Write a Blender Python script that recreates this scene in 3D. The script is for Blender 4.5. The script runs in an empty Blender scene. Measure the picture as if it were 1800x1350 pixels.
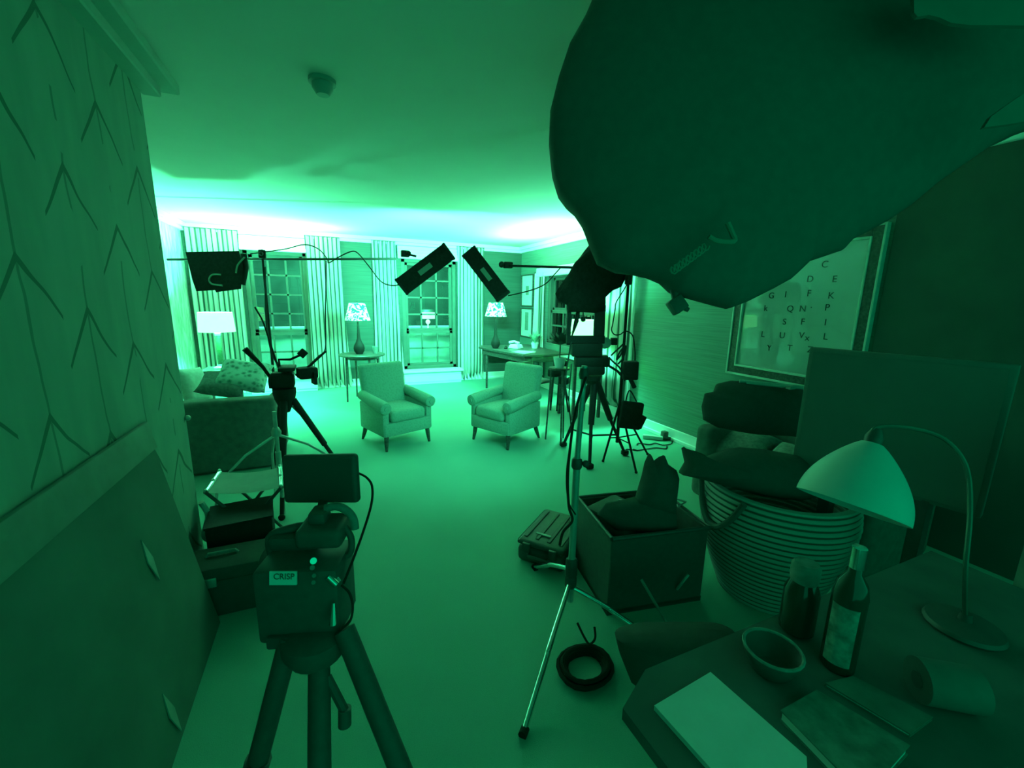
import bpy, bmesh, math, random
from mathutils import Vector, Matrix, noise

# ------------------------------------------------------------------ camera, world, lights, exposure
S = bpy.context.scene
PI = math.pi
H = 1.6                                   # eye height of the photographer
YAW, PITCH, ROLL, FPX = math.radians(23.59), math.radians(11.23), math.radians(1.09), 733.066
_f = Vector((math.sin(YAW)*math.cos(PITCH), math.cos(YAW)*math.cos(PITCH), -math.sin(PITCH)))
_r0 = Vector((math.cos(YAW), -math.sin(YAW), 0)); _u0 = _r0.cross(_f)
_r = math.cos(ROLL)*_r0 + math.sin(ROLL)*_u0
_u = -math.sin(ROLL)*_r0 + math.cos(ROLL)*_u0
cam = bpy.data.objects.new('camera', bpy.data.cameras.new('camera'))
S.collection.objects.link(cam)
cam.matrix_world = Matrix(((_r.x, _u.x, -_f.x, 0), (_r.y, _u.y, -_f.y, 0), (_r.z, _u.z, -_f.z, H), (0, 0, 0, 1)))
cam.data.sensor_width = 36; cam.data.lens = FPX/1800*36; cam.data.clip_start = 0.02
S.camera = cam
S.view_settings.view_transform = 'Standard'; S.view_settings.look = 'None'
S.view_settings.exposure = 0.2; S.view_settings.gamma = 1.0; S.view_settings.use_curve_mapping = False

LAMP_TINT = (0.085, 1.0, 0.52)             # green toning of the whole image, put into the lamp colour
FILL_TINT = (0.0, 1.0, 0.42)
w = bpy.data.worlds.new('night'); S.world = w; w.use_nodes = True
w.node_tree.nodes['Background'].inputs[0].default_value = (*FILL_TINT, 1)
w.node_tree.nodes['Background'].inputs[1].default_value = 0.62

def area_light(name, loc, target, sx, sy, power, tint=LAMP_TINT, spread=180):
    d = bpy.data.lights.new(name, 'AREA'); d.shape = 'RECTANGLE'; d.size = sx; d.size_y = sy
    d.energy = power; d.color = tint; d.spread = math.radians(spread)
    o = bpy.data.objects.new(name, d); S.collection.objects.link(o); o.location = loc
    o.rotation_euler = (Vector(target)-Vector(loc)).to_track_quat('-Z', 'Y').to_euler()
    return o
def point_light(name, loc, power, radius=0.04, tint=LAMP_TINT):
    d = bpy.data.lights.new(name, 'POINT'); d.energy = power; d.color = tint; d.shadow_soft_size = radius
    o = bpy.data.objects.new(name, d); S.collection.objects.link(o); o.location = loc
    return o

POWER = dict(drum=320, pleat=60, right=170, softbox=10, led=90, cornice_fill=55, yard=700)
area_light('softbox_light', (1.65, 1.95, 1.75), (1.2, 4.5, 0.55), 0.9, 0.7, POWER['softbox'], spread=75)
# added lights without fixtures, brightening the cornice and ceiling band
area_light('cornice_fill_left', (-0.8, 7.5, 2.2), (-0.8, 7.45, 2.67), 1.8, 0.3, POWER['cornice_fill'], (0.26, 1.0, 0.46))
area_light('cornice_fill_right', (3.0, 6.0, 2.15), (3.0, 6.0, 2.67), 0.4, 1.8, POWER['cornice_fill'], (0.26, 1.0, 0.46))

# ------------------------------------------------------------------ helpers
def ray(px, py): return (_r*((px-900)/FPX) - _u*((py-675)/FPX) + _f)
C0 = Vector((0, 0, H))
def atY(px, py, y): d = ray(px, py); return C0 + d*(y/d.y)
def atX(px, py, x): d = ray(px, py); return C0 + d*(x/d.x)
def atZ(px, py, z): d = ray(px, py); return C0 + d*((z-H)/d.z)
def atT(px, py, t): return C0 + ray(px, py)*t

MATS = {}
def mat(name, col, rough=0.6, metal=0.0, noise_amt=0.15, scale=12.0, bump=0.0, emit=None, spec=0.3, stretch=(1, 1, 1)):
    if name in MATS: return MATS[name]
    m = bpy.data.materials.new(name); m.use_nodes = True; nt = m.node_tree; b = nt.nodes['Principled BSDF']
    b.inputs['Roughness'].default_value = rough; b.inputs['Metallic'].default_value = metal
    b.inputs['Specular IOR Level'].default_value = spec
    tc = nt.nodes.new('ShaderNodeTexCoord'); mp = nt.nodes.new('ShaderNodeMapping'); mp.inputs['Scale'].default_value = stretch
    nz = nt.nodes.new('ShaderNodeTexNoise'); nz.inputs['Scale'].default_value = scale; nz.inputs['Detail'].default_value = 4
    cr = nt.nodes.new('ShaderNodeValToRGB')
    lo = [max(0, c*(1-noise_amt)) for c in col]; hi = [min(1, c*(1+noise_amt)) for c in col]
    cr.color_ramp.elements[0].position = 0.3; cr.color_ramp.elements[1].position = 0.7
    cr.color_ramp.elements[0].color = (*lo, 1); cr.color_ramp.elements[1].color = (*hi, 1)
    L = nt.links.new
    L(tc.outputs['Object'], mp.inputs[0]); L(mp.outputs[0], nz.inputs['Vector']); L(nz.outputs['Fac'], cr.inputs[0]); L(cr.outputs[0], b.inputs['Base Color'])
    if bump:
        bp = nt.nodes.new('ShaderNodeBump'); bp.inputs['Strength'].default_value = bump; bp.inputs['Distance'].default_value = 0.01
        L(nz.outputs['Fac'], bp.inputs['Height']); L(bp.outputs[0], b.inputs['Normal'])
    if emit:
        L(cr.outputs[0], b.inputs['Emission Color']); b.inputs['Emission Strength'].default_value = emit
    MATS[name] = m; return m

def nodes_of(name, rough=0.6, spec=0.3):
    m = bpy.data.materials.new(name); m.use_nodes = True; MATS[name] = m
    b = m.node_tree.nodes['Principled BSDF']; b.inputs['Roughness'].default_value = rough; b.inputs['Specular IOR Level'].default_value = spec
    return m, m.node_tree, b, m.node_tree.links.new
def mth(nt, op, a, b=None, c=None):
    n = nt.nodes.new('ShaderNodeMath'); n.operation = op
    for i, v in enumerate((a, b, c)):
        if v is None: continue
        if isinstance(v, (int, float)): n.inputs[i].default_value = v
        else: nt.links.new(v, n.inputs[i])
    return n.outputs[0]
def ramp(nt, fac, stops):
    cr = nt.nodes.new('ShaderNodeValToRGB'); e = cr.color_ramp.elements
    while len(e) < len(stops): e.new(0.5)
    for i, (p, c) in enumerate(stops): e[i].position = p; e[i].color = (*c, 1)
    nt.links.new(fac, cr.inputs[0]); return cr.outputs[0]

class B:
    """collects shapes in world space"""
    def __init__(s): s.bm = bmesh.new()
    def box(s, c, size, rot=None, bevel=0.0, seg=2, taper=None):
        r = bmesh.ops.create_cube(s.bm, size=1.0); vs = r['verts']
        for v in vs:
            v.co = Vector((v.co.x*size[0], v.co.y*size[1], v.co.z*size[2]))
            if taper and v.co.z > 0: v.co.x *= taper[0]; v.co.y *= taper[1]
        if bevel:
            es = list({e for v in vs for e in v.link_edges})
            q = bmesh.ops.bevel(s.bm, geom=es, offset=bevel, segments=seg, affect='EDGES', profile=0.5)
            vs = list(set(q['verts']) | {v for v in vs if v.is_valid})
        M = Matrix.Translation(c)
        if rot is not None:
            M = M @ (rot.to_4x4() if isinstance(rot, Matrix) else Matrix.Rotation(rot, 4, 'Z'))
        bmesh.ops.transform(s.bm, matrix=M, verts=[v for v in vs if v.is_valid]); return s
    def tube(s, pts, r, n=8, cap=True):
        pts = [Vector(p) for p in pts]; rs = r if isinstance(r, (list, tuple)) else [r]*len(pts)
        rings = []; prev = None
        for i, p in enumerate(pts):
            t = (pts[min(i+1, len(pts)-1)]-pts[max(i-1, 0)])
            t = t.normalized() if t.length > 1e-9 else Vector((0, 0, 1))
            a = Vector((0, 0, 1)) if abs(t.z) < 0.9 else Vector((1, 0, 0))
            if prev is not None: a = prev
            x = (a - t*a.dot(t)).normalized(); prev = x; y = t.cross(x)
            rings.append([s.bm.verts.new(p+x*rs[i]*math.cos(2*PI*k/n)+y*rs[i]*math.sin(2*PI*k/n)) for k in range(n)])
        for a, b in zip(rings, rings[1:]):
            for k in range(n): s.bm.faces.new((a[k], a[(k+1) % n], b[(k+1) % n], b[k]))
        if cap: s.bm.faces.new(list(reversed(rings[0]))); s.bm.faces.new(rings[-1])
        return s
    def lathe(s, c, prof, n=32, rot=None, close=True):
        """prof = [(radius, z)...]"""
        M = Matrix.Translation(c)
        if rot is not None: M = M @ rot.to_4x4()
        rings = []
        for r, z in prof:
            if r < 1e-6: rings.append([s.bm.verts.new(M @ Vector((0, 0, z)))])
            else: rings.append([s.bm.verts.new(M @ Vector((r*math.cos(2*PI*k/n), r*math.sin(2*PI*k/n), z))) for k in range(n)])
        for a, b in zip(rings, rings[1:]):
            for k in range(n):
                k2 = (k+1) % n
                if len(a) == 1 and len(b) == 1: continue
                if len(a) == 1: s.bm.faces.new((a[0], b[k2], b[k]))
                elif len(b) == 1: s.bm.faces.new((a[k], a[k2], b[0]))
                else: s.bm.faces.new((a[k], a[k2], b[k2], b[k]))
        if close:
            if len(rings[0]) > 1: s.bm.faces.new(list(reversed(rings[0])))
            if len(rings[-1]) > 1: s.bm.faces.new(rings[-1])
        return s
    def ball(s, c, r, sc=(1, 1, 1), n=24):
        q = bmesh.ops.create_uvsphere(s.bm, u_segments=n, v_segments=n//2, radius=r)
        for v in q['verts']: v.co = Vector((v.co.x*sc[0], v.co.y*sc[1], v.co.z*sc[2]))+Vector(c)
        return s
    def sheet(s, rows, th=None):
        """rows of points -> quad sheet; th = thickness vector function or Vector"""
        V = [[s.bm.verts.new(p) for p in r] for r in rows]
        fs = []
        for i in range(len(V)-1):
            for j in range(len(V[0])-1): fs.append(s.bm.faces.new((V[i][j], V[i][j+1], V[i+1][j+1], V[i+1][j])))
        if th: bmesh.ops.solidify(s.bm, geom=fs, thickness=th)
        return s
    def prism(s, poly, vec):
        a = [s.bm.verts.new(Vector(p)) for p in poly]; b = [s.bm.verts.new(Vector(p)+Vector(vec)) for p in poly]
        s.bm.faces.new(a); s.bm.faces.new(list(reversed(b)))
        for i in range(len(a)):
            j = (i+1) % len(a); s.bm.faces.new((a[i], b[i], b[j], a[j]))
        return s
    def wobble(s, amt, sc, seed=0):
        o = Vector((seed*3.1, seed*1.7, seed*2.3))
        for v in s.bm.verts: v.co += noise.noise_vector(v.co*sc+o)*amt
        return s
    def jitter_none(s): return s

def basis(o):
    M = Matrix.Identity(4)
    while o is not None: M = o.matrix_basis @ M; o = o.parent
    return M
def obj(name, b, m, parent=None, smooth=True, local=False, angle=40):
    bm = b.bm; bmesh.ops.recalc_face_normals(bm, faces=bm.faces)
    if parent is not None and not local: bmesh.ops.transform(bm, matrix=basis(parent).inverted(), verts=bm.verts)
    origin = None
    if parent is None and not local and len(bm.verts):
        lo = Vector([min(v.co[i] for v in bm.verts) for i in range(3)]); hi = Vector([max(v.co[i] for v in bm.verts) for i in range(3)])
        origin = Vector(((lo.x+hi.x)/2, (lo.y+hi.y)/2, lo.z)); bmesh.ops.translate(bm, vec=-origin, verts=bm.verts)
    me = bpy.data.meshes.new(name); bm.to_mesh(me); bm.free()
    if smooth:
        me.polygons.foreach_set('use_smooth', [True]*len(me.polygons)); me.set_sharp_from_angle(angle=math.radians(angle))
    o = bpy.data.objects.new(name, me); S.collection.objects.link(o); me.materials.append(m)
    if parent is not None: o.parent = parent
    if origin is not None: o.location = origin
    return o
def thing(name, label, cat, loc=(0, 0, 0), rz=0.0, group=None):
    o = bpy.data.objects.new(name, None); S.collection.objects.link(o); o.empty_display_size = 0.1
    o.location = loc; o.rotation_euler = (0, 0, rz); o['label'] = label; o['category'] = cat
    if group: o['group'] = group
    return o
def tag(o, label, cat, group=None):
    o['label'] = label; o['category'] = cat
    if group: o['group'] = group
    return o
def struct(name, b, m, label=None, cat=None, smooth=False):
    o = obj(name, b, m, smooth=smooth); o['kind'] = 'structure'
    o['label'] = label or name.replace('_', ' '); o['category'] = cat or name.split('_')[0]
    return o
def light_to(l, parent):
    l.location = basis(parent).inverted() @ l.location; l.parent = parent
def facing(direction):
    """rotation whose local -Y points along a horizontal direction"""
    d = Vector(direction); return math.atan2(d.x, -d.y)
def frame_rot(x, z):
    x = Vector(x).normalized(); z = Vector(z); z = (z - x*z.dot(x)).normalized(); y = z.cross(x)
    return Matrix((x, y, z)).transposed()
def smooth_pts(pts, k=6):
    """Catmull-Rom through the points"""
    P = [Vector(p) for p in pts]; out = []
    for i in range(len(P)-1):
        p0, p1, p2, p3 = P[max(i-1, 0)], P[i], P[i+1], P[min(i+2, len(P)-1)]
        for j in range(k):
            t = j/k
            out.append(0.5*((2*p1)+(p2-p0)*t+(2*p0-5*p1+4*p2-p3)*t*t+(3*p1-p0-3*p2+p3)*t*t*t))
    out.append(P[-1]); return out

# ------------------------------------------------------------------ materials
BLACK = mat('black_fabric', (0.125, 0.14, 0.125), 0.85, noise_amt=0.06, scale=30, bump=0.05, spec=0.1)
BLKPL = mat('black_plastic', (0.09, 0.10, 0.09), 0.5, noise_amt=0.1, scale=40, spec=0.25)
BLKMT = mat('black_metal', (0.09, 0.095, 0.09), 0.45, metal=0.2, noise_amt=0.1, scale=25, spec=0.3)
DEEPF = mat('deep_black_fabric', (0.022, 0.025, 0.022), 0.9, noise_amt=0.2, scale=30, bump=0.1, spec=0.05)
DEEPP = mat('deep_black_plastic', (0.022, 0.026, 0.023), 0.6, noise_amt=0.1, scale=40, spec=0.12)
DEEPM = mat('deep_black_metal', (0.024, 0.026, 0.024), 0.55, noise_amt=0.1, scale=25, spec=0.15)
MIDBLK = mat('soft_black_fabric', (0.085, 0.095, 0.085), 0.9, noise_amt=0.06, scale=30, bump=0.05, spec=0.05)
CHROME = mat('chrome', (0.8, 0.85, 0.82), 0.18, metal=1.0, noise_amt=0.05, scale=8)
STEEL = mat('grey_steel', (0.45, 0.5, 0.47), 0.4, metal=0.5, noise_amt=0.1, scale=20)
WHITE = mat('white_paint', (0.85, 0.88, 0.86), 0.5, noise_amt=0.03, scale=6)
CEIL = mat('ceiling_paint', (0.70, 0.62, 0.57), 0.9, noise_amt=0.02, scale=3, spec=0.1)
WOOD = mat('dark_wood', (0.07, 0.075, 0.065), 0.4, noise_amt=0.4, scale=6, stretch=(1, 8, 8))
PAPER = mat('paper', (0.62, 0.68, 0.64), 0.8, noise_amt=0.05, scale=15)
PALE = mat('pale_cloth', (0.5, 0.56, 0.52), 0.9, noise_amt=0.15, scale=25, bump=0.2)
GREYF = mat('grey_fabric', (0.20, 0.24, 0.22), 0.9, noise_amt=0.2, scale=40, bump=0.25, spec=0.1)
RUBBER = mat('rubber', (0.025, 0.028, 0.025), 0.8, noise_amt=0.1, scale=20, spec=0.1)
SCREEN = mat('dark_screen', (0.085, 0.095, 0.085), 0.5, noise_amt=0.05, scale=3, spec=0.2)
SHADE = mat('lit_shade', (0.22, 1.0, 0.33), 0.9, noise_amt=0.03, scale=8, emit=2.6)
OPAL = mat('opal_shade', (0.55, 0.60, 0.57), 0.45, noise_amt=0.05, scale=6)
FRAMEW = mat('window_paint', (0.10, 0.14, 0.12), 0.5, noise_amt=0.08, scale=9)
GLOW = mat('mirrored_glow', (0.5, 1.0, 0.75), 0.9, noise_amt=0.05, emit=1.6)
LEAF = mat('leaf', (0.3, 0.55, 0.4), 0.6, noise_amt=0.3, scale=20)
OUTER_DARK = mat('outer_dark', (0.05, 0.06, 0.055), 0.9, noise_amt=0.4, scale=1.5)
PARAPET = mat('pale_parapet', (0.6, 0.66, 0.62), 0.9, noise_amt=0.25, scale=2.5)

def carpet_mat():
    m, nt, b, L = nodes_of('carpet', 0.95, 0.05)
    tc = nt.nodes.new('ShaderNodeTexCoord'); n1 = nt.nodes.new('ShaderNodeTexNoise'); n1.inputs['Scale'].default_value = 1.3; n1.inputs['Detail'].default_value = 3
    n2 = nt.nodes.new('ShaderNodeTexNoise'); n2.inputs['Scale'].default_value = 260; n2.inputs['Detail'].default_value = 2
    L(tc.outputs['Object'], n1.inputs['Vector']); L(tc.outputs['Object'], n2.inputs['Vector'])
    f = mth(nt, 'ADD', mth(nt, 'MULTIPLY', n1.outputs['Fac'], 0.5), mth(nt, 'MULTIPLY', n2.outputs['Fac'], 0.5))
    L(ramp(nt, f, [(0.3, (0.18, 0.40, 0.33)), (0.7, (0.23, 0.50, 0.41))]), b.inputs['Base Color'])
    bp = nt.nodes.new('ShaderNodeBump'); bp.inputs['Strength'].default_value = 0.3; bp.inputs['Distance'].default_value = 0.005
    L(n2.outputs['Fac'], bp.inputs['Height']); L(bp.outputs[0], b.inputs['Normal']); return m
CARPET = carpet_mat()

def grasscloth(nm='grasscloth', k=1.0):
    """wallpaper of fine horizontal threads"""
    m, nt, b, L = nodes_of(nm, 0.55, 0.35)
    tc = nt.nodes.new('ShaderNodeTexCoord'); mp = nt.nodes.new('ShaderNodeMapping'); mp.inputs['Scale'].default_value = (1.2, 1.2, 55)
    n = nt.nodes.new('ShaderNodeTexNoise'); n.inputs['Scale'].default_value = 1.6; n.inputs['Detail'].default_value = 5
    L(tc.outputs['Object'], mp.inputs[0]); L(mp.outputs[0], n.inputs['Vector'])
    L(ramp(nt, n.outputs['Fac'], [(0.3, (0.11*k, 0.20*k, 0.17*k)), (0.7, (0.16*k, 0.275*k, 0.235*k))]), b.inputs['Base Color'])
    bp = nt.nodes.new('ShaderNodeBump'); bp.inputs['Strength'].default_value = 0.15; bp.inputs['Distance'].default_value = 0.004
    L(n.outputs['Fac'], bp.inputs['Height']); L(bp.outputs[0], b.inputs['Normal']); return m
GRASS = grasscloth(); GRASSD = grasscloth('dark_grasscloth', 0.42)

def moire():
    m, nt, b, L = nodes_of('streaked_wallpaper', 0.6, 0.2)
    tc = nt.nodes.new('ShaderNodeTexCoord'); mp = nt.nodes.new('ShaderNodeMapping'); mp.inputs['Scale'].default_value = (6, 6, 1.2)
    n = nt.nodes.new('ShaderNodeTexNoise'); n.inputs['Scale'].default_value = 2.5; n.inputs['Detail'].default_value = 4; n.inputs['Distortion'].default_value = 1.0
    L(tc.outputs['Object'], mp.inputs[0]); L(mp.outputs[0], n.inputs['Vector'])
    L(ramp(nt, n.outputs['Fac'], [(0.35, (0.30, 0.45, 0.38)), (0.65, (0.70, 0.80, 0.75))]), b.inputs['Base Color']); return m
MOIRE = moire()

def leafpaper():
    """large upward arrows with long stems, printed on the near wall (pattern in y and z)"""
    m, nt, b, L = nodes_of('arrow_leaf_wallpaper', 0.8, 0.1)
    tc = nt.nodes.new('ShaderNodeTexCoord'); sp = nt.nodes.new('ShaderNodeSeparateXYZ'); nz = nt.nodes.new('ShaderNodeTexNoise')
    nz.inputs['Scale'].default_value = 3.0; nz.inputs['Detail'].default_value = 2
    geo = nt.nodes.new('ShaderNodeNewGeometry'); L(geo.outputs['Position'], sp.inputs[0]); L(geo.outputs['Position'], nz.inputs['Vector'])
    wob = mth(nt, 'MULTIPLY', mth(nt, 'SUBTRACT', nz.outputs['Fac'], 0.5), 0.09)
    y = mth(nt, 'ADD', sp.outputs['Y'], wob); z = mth(nt, 'ADD', sp.outputs['Z'], mth(nt, 'MULTIPLY', wob, 0.7))
    u = mth(nt, 'DIVIDE', mth(nt, 'SUBTRACT', y, 1.647), 0.325)
    col = mth(nt, 'ROUND', u); du = mth(nt, 'MULTIPLY', mth(nt, 'SUBTRACT', u, col), 0.325)
    adu = mth(nt, 'ABSOLUTE', du)
    ph = mth(nt, 'MULTIPLY', mth(nt, 'MODULO', mth(nt, 'ADD', col, 40), 3), 0.155)
    zz = mth(nt, 'ADD', mth(nt, 'ADD', z, ph), mth(nt, 'MULTIPLY', adu, 1.12))
    q = mth(nt, 'SUBTRACT', zz, mth(nt, 'MULTIPLY', mth(nt, 'ROUND', mth(nt, 'DIVIDE', zz, 0.465)), 0.465))
    limb = mth(nt, 'LESS_THAN', mth(nt, 'ABSOLUTE', q), mth(nt, 'SUBTRACT', 0.014, mth(nt, 'MULTIPLY', adu, 0.04)))
    stem = mth(nt, 'MULTIPLY', mth(nt, 'LESS_THAN', adu, 0.006), mth(nt, 'GREATER_THAN', nz.outputs['Fac'], 0.46))
    msk = mth(nt, 'MAXIMUM', mth(nt, 'MULTIPLY', limb, 0.9), mth(nt, 'MULTIPLY', stem, 0.6))
    n2 = nt.nodes.new('ShaderNodeTexNoise'); n2.inputs['Scale'].default_value = 7; n2.inputs['Detail'].default_value = 3
    mp = nt.nodes.new('ShaderNodeMapping'); mp.inputs['Scale'].default_value = (1, 1, 0.25); L(geo.outputs['Position'], mp.inputs[0]); L(mp.outputs[0], n2.inputs['Vector'])
    base = ramp(nt, n2.outputs['Fac'], [(0.3, (0.20, 0.31, 0.265)), (0.7, (0.25, 0.38, 0.325))])
    mx = nt.nodes.new('ShaderNodeMix'); mx.data_type = 'RGBA'; L(msk, mx.inputs[0]); L(base, mx.inputs[6]); mx.inputs[7].default_value = (0.08, 0.15, 0.12, 1)
    L(mx.outputs[2], b.inputs['Base Color']); return m
LEAFPAPER = leafpaper()

def curtain_mat():
    m, nt, b, L = nodes_of('striped_curtain', 0.85, 0.1)
    uv = nt.nodes.new('ShaderNodeUVMap'); sp = nt.nodes.new('ShaderNodeSeparateXYZ'); L(uv.outputs[0], sp.inputs[0])
    s = mth(nt, 'SINE', mth(nt, 'MULTIPLY', sp.outputs[0], 92.0)); s = mth(nt, 'MULTIPLY_ADD', s, 0.5, 0.5)
    L(ramp(nt, s, [(0.0, (0.10, 0.18, 0.14)), (0.16, (0.28, 0.36, 0.31)), (0.32, (0.98, 0.96, 0.93))]), b.inputs['Base Color'])
    return m
CURT = curtain_mat()

def damask(name, a, c, scale):
    m, nt, b, L = nodes_of(name, 0.9, 0.1)
    tc = nt.nodes.new('ShaderNodeTexCoord'); v = nt.nodes.new('ShaderNodeTexVoronoi'); v.inputs['Scale'].default_value = scale
    n = nt.nodes.new('ShaderNodeTexNoise'); n.inputs['Scale'].default_value = scale*4
    L(tc.outputs['Object'], v.inputs['Vector']); L(tc.outputs['Object'], n.inputs['Vector'])
    f = mth(nt, 'ADD', v.outputs['Distance'], mth(nt, 'MULTIPLY', n.outputs['Fac'], 0.4))
    L(ramp(nt, f, [(0.35, a), (0.75, c)]), b.inputs['Base Color'])
    bp = nt.nodes.new('ShaderNodeBump'); bp.inputs['Strength'].default_value = 0.25; bp.inputs['Distance'].default_value = 0.006
    L(f, bp.inputs['Height']); L(bp.outputs[0], b.inputs['Normal']); return m
CHAIRF = damask('chair_damask', (0.215, 0.35, 0.29), (0.25, 0.40, 0.335), 46)
LEAFCUSH = damask('leaf_print_cushion', (0.10, 0.20, 0.16), (0.42, 0.56, 0.50), 20)

def pleat_mat():
    """lit shade with a dark marbled leaf print"""
    m, nt, b, L = nodes_of('printed_lit_shade', 0.9, 0.1)
    tc = nt.nodes.new('ShaderNodeTexCoord'); n = nt.nodes.new('ShaderNodeTexNoise'); n.inputs['Scale'].default_value = 15; n.inputs['Detail'].default_value = 1; n.inputs['Distortion'].default_value = 1.5
    L(tc.outputs['Object'], n.inputs['Vector'])
    c = ramp(nt, n.outputs['Fac'], [(0.46, (0.03, 0.25, 0.14)), (0.53, (0.56, 1.0, 0.74))])
    L(c, b.inputs['Base Color']); L(c, b.inputs['Emission Color']); b.inputs['Emission Strength'].default_value = 1.0; return m
PLEAT = pleat_mat()

def glass_mat(nm='window_glass', ior=1.6, tint=(0.85, 0.92, 0.88, 1)):
    m, nt, b, L = nodes_of(nm, 0.02)
    nt.nodes.remove(b); out = [n for n in nt.nodes if n.type == 'OUTPUT_MATERIAL'][0]
    tr = nt.nodes.new('ShaderNodeBsdfTransparent'); tr.inputs[0].default_value = tint
    gl = nt.nodes.new('ShaderNodeBsdfGlossy'); gl.inputs['Roughness'].default_value = 0.015
    fr = nt.nodes.new('ShaderNodeFresnel'); fr.inputs[0].default_value = ior; mx = nt.nodes.new('ShaderNodeMixShader')
    L(fr.outputs[0], mx.inputs[0]); L(tr.outputs[0], mx.inputs[1]); L(gl.outputs[0], mx.inputs[2]); L(mx.outputs[0], out.inputs[0]); return m
GLASS = glass_mat(); PGLASS = glass_mat('picture_glass', 1.3, (1, 1, 1, 1))

def rope_mat():
    m, nt, b, L = nodes_of('coiled_rope', 0.9, 0.1)
    geo = nt.nodes.new('ShaderNodeNewGeometry'); sp = nt.nodes.new('ShaderNodeSeparateXYZ'); L(geo.outputs['Position'], sp.inputs[0])
    s = mth(nt, 'MULTIPLY_ADD', mth(nt, 'SINE', mth(nt, 'MULTIPLY', sp.outputs['Z'], 2*PI/0.03)), 0.5, 0.5)
    L(ramp(nt, s, [(0.2, (0.10, 0.14, 0.12)), (0.6, (0.40, 0.46, 0.42))]), b.inputs['Base Color'])
    bp = nt.nodes.new('ShaderNodeBump'); bp.inputs['Strength'].default_value = 0.6; bp.inputs['Distance'].default_value = 0.01
    L(s, bp.inputs['Height']); L(bp.outputs[0], b.inputs['Normal']); return m
ROPE = rope_mat()

# ------------------------------------------------------------------ the room
CZ, XR, YF, XL, XP, YP = 2.67, 3.70, 8.10, -1.99, -0.78, 2.82
struct('floor', B().box((0.85, 3.4, -0.05), (6.1, 9.6, 0.1)), CARPET, 'plain green carpet over the whole room', 'floor')
struct('ceiling', B().box((0.85, 3.4, CZ+0.05), (6.1, 9.6, 0.1)), CEIL, 'smooth painted ceiling brightly lit towards the windows', 'ceiling')
def wall_with_holes(axis, pos, th, a0, a1, z0, z1, holes):
    b = B(); cuts = sorted(holes); cur = a0
    def put(p0, p1, q0, q1):
        if p1-p0 < 1e-4 or q1-q0 < 1e-4: return
        if axis == 'y': b.box(((p0+p1)/2, pos+th/2, (q0+q1)/2), (p1-p0, th, q1-q0))
        else: b.box((pos+th/2, (p0+p1)/2, (q0+q1)/2), (th, p1-p0, q1-q0))
    for h0, h1, hz0, hz1 in cuts:
        put(cur, h0, z0, z1); put(h0, h1, z0, hz0); put(h0, h1, hz1, z1); cur = h1
    put(cur, a1, z0, z1); return b
W1 = (-1.22, -0.29, 0.27, 2.34); W2 = (1.27, 2.31, 0.27, 2.34); W3 = (5.05, 6.95, 0.85, 2.10)
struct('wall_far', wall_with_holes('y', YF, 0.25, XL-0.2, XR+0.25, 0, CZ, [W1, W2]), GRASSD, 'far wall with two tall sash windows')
struct('wall_right', wall_with_holes('x', XR, 0.25, -1.2, YF, 0, CZ, [W3]), GRASS, 'right wall papered in fine horizontal threads')
struct('wall_left', B().box((XL-0.1, (YP+YF)/2, CZ/2), (0.2, YF-YP, CZ)), MOIRE, 'left wall beside the far window in streaked wallpaper')
struct('wall_near_left', B().box(((XP+XL-0.2)/2, (YP-1.2)/2, CZ/2), (XP-XL+0.2, YP+1.2, CZ)), LEAFPAPER, 'near left wall in arrow leaf wallpaper')
struct('wall_near_right', B().box((3.697, 0.26, CZ/2), (0.012, 3.03, CZ)), mat('dark_wall_sheet', (0.07, 0.10, 0.085), 0.8, noise_amt=0.1, scale=3), 'thin dark sheet on the right wall nearest the camera')  # flat dark sheet set just proud of the right wall

def trim_run(name, pts, prof_out, label, m=WHITE):
    """boxes along an axis-aligned run"""
    b = B()
    for (c, s) in pts: b.box(c, s, bevel=0.006, seg=1)
    return struct(name, b, m, label, 'trim')
trim_run('trim_1', [((0.85, YF-0.05, CZ-0.03), (XR-XL, 0.10, 0.06)), ((0.85, YF-0.025, CZ-0.085), (XR-XL, 0.05, 0.05))], 0, 'white cornice along the far wall')
trim_run('trim_2', [((XR-0.05, 3.45, CZ-0.03), (0.10, 9.1, 0.06)), ((XR-0.025, 3.45, CZ-0.085), (0.05, 9.1, 0.05))], 0, 'white cornice along the right wall')
trim_run('trim_3', [((XL+0.05, 5.45, CZ-0.03), (0.10, 5.2, 0.06)), ((XL+0.025, 5.45, CZ-0.085), (0.05, 5.2, 0.05))], 0, 'white cornice along the far left wall')
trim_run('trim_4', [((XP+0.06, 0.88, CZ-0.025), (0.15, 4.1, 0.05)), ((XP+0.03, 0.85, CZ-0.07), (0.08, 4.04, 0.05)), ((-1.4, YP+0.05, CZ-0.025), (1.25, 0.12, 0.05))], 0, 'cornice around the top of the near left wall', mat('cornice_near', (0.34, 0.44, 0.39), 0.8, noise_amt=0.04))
for nm, c, s, lab in (('baseboard_right', (XR-0.012, 4.75, 0.07), (0.024, 6.7, 0.14), 'white baseboard along the right wall'),
                      ('baseboard_far', (0.85, YF-0.012, 0.07), (XR-XL, 0.024, 0.14), 'white baseboard along the far wall'),
                      ('baseboard_left', (XL+0.012, 5.45, 0.07), (0.024, 5.2, 0.14), 'white baseboard along the far left wall')):
    bb = B().box(c, s, bevel=0.005, seg=1)
    bb.box((c[0]-(0.012 if s[0] < 0.1 and c[0] > 0 else 0), c[1]-(0.012 if s[1] < 0.1 else 0), 0.02), (s[0]+(0.02 if s[0] < 0.1 else 0), s[1]+(0.02 if s[1] < 0.1 else 0), 0.04), bevel=0.004, seg=1)
    struct(nm, bb, WHITE, lab, 'baseboard')

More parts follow.
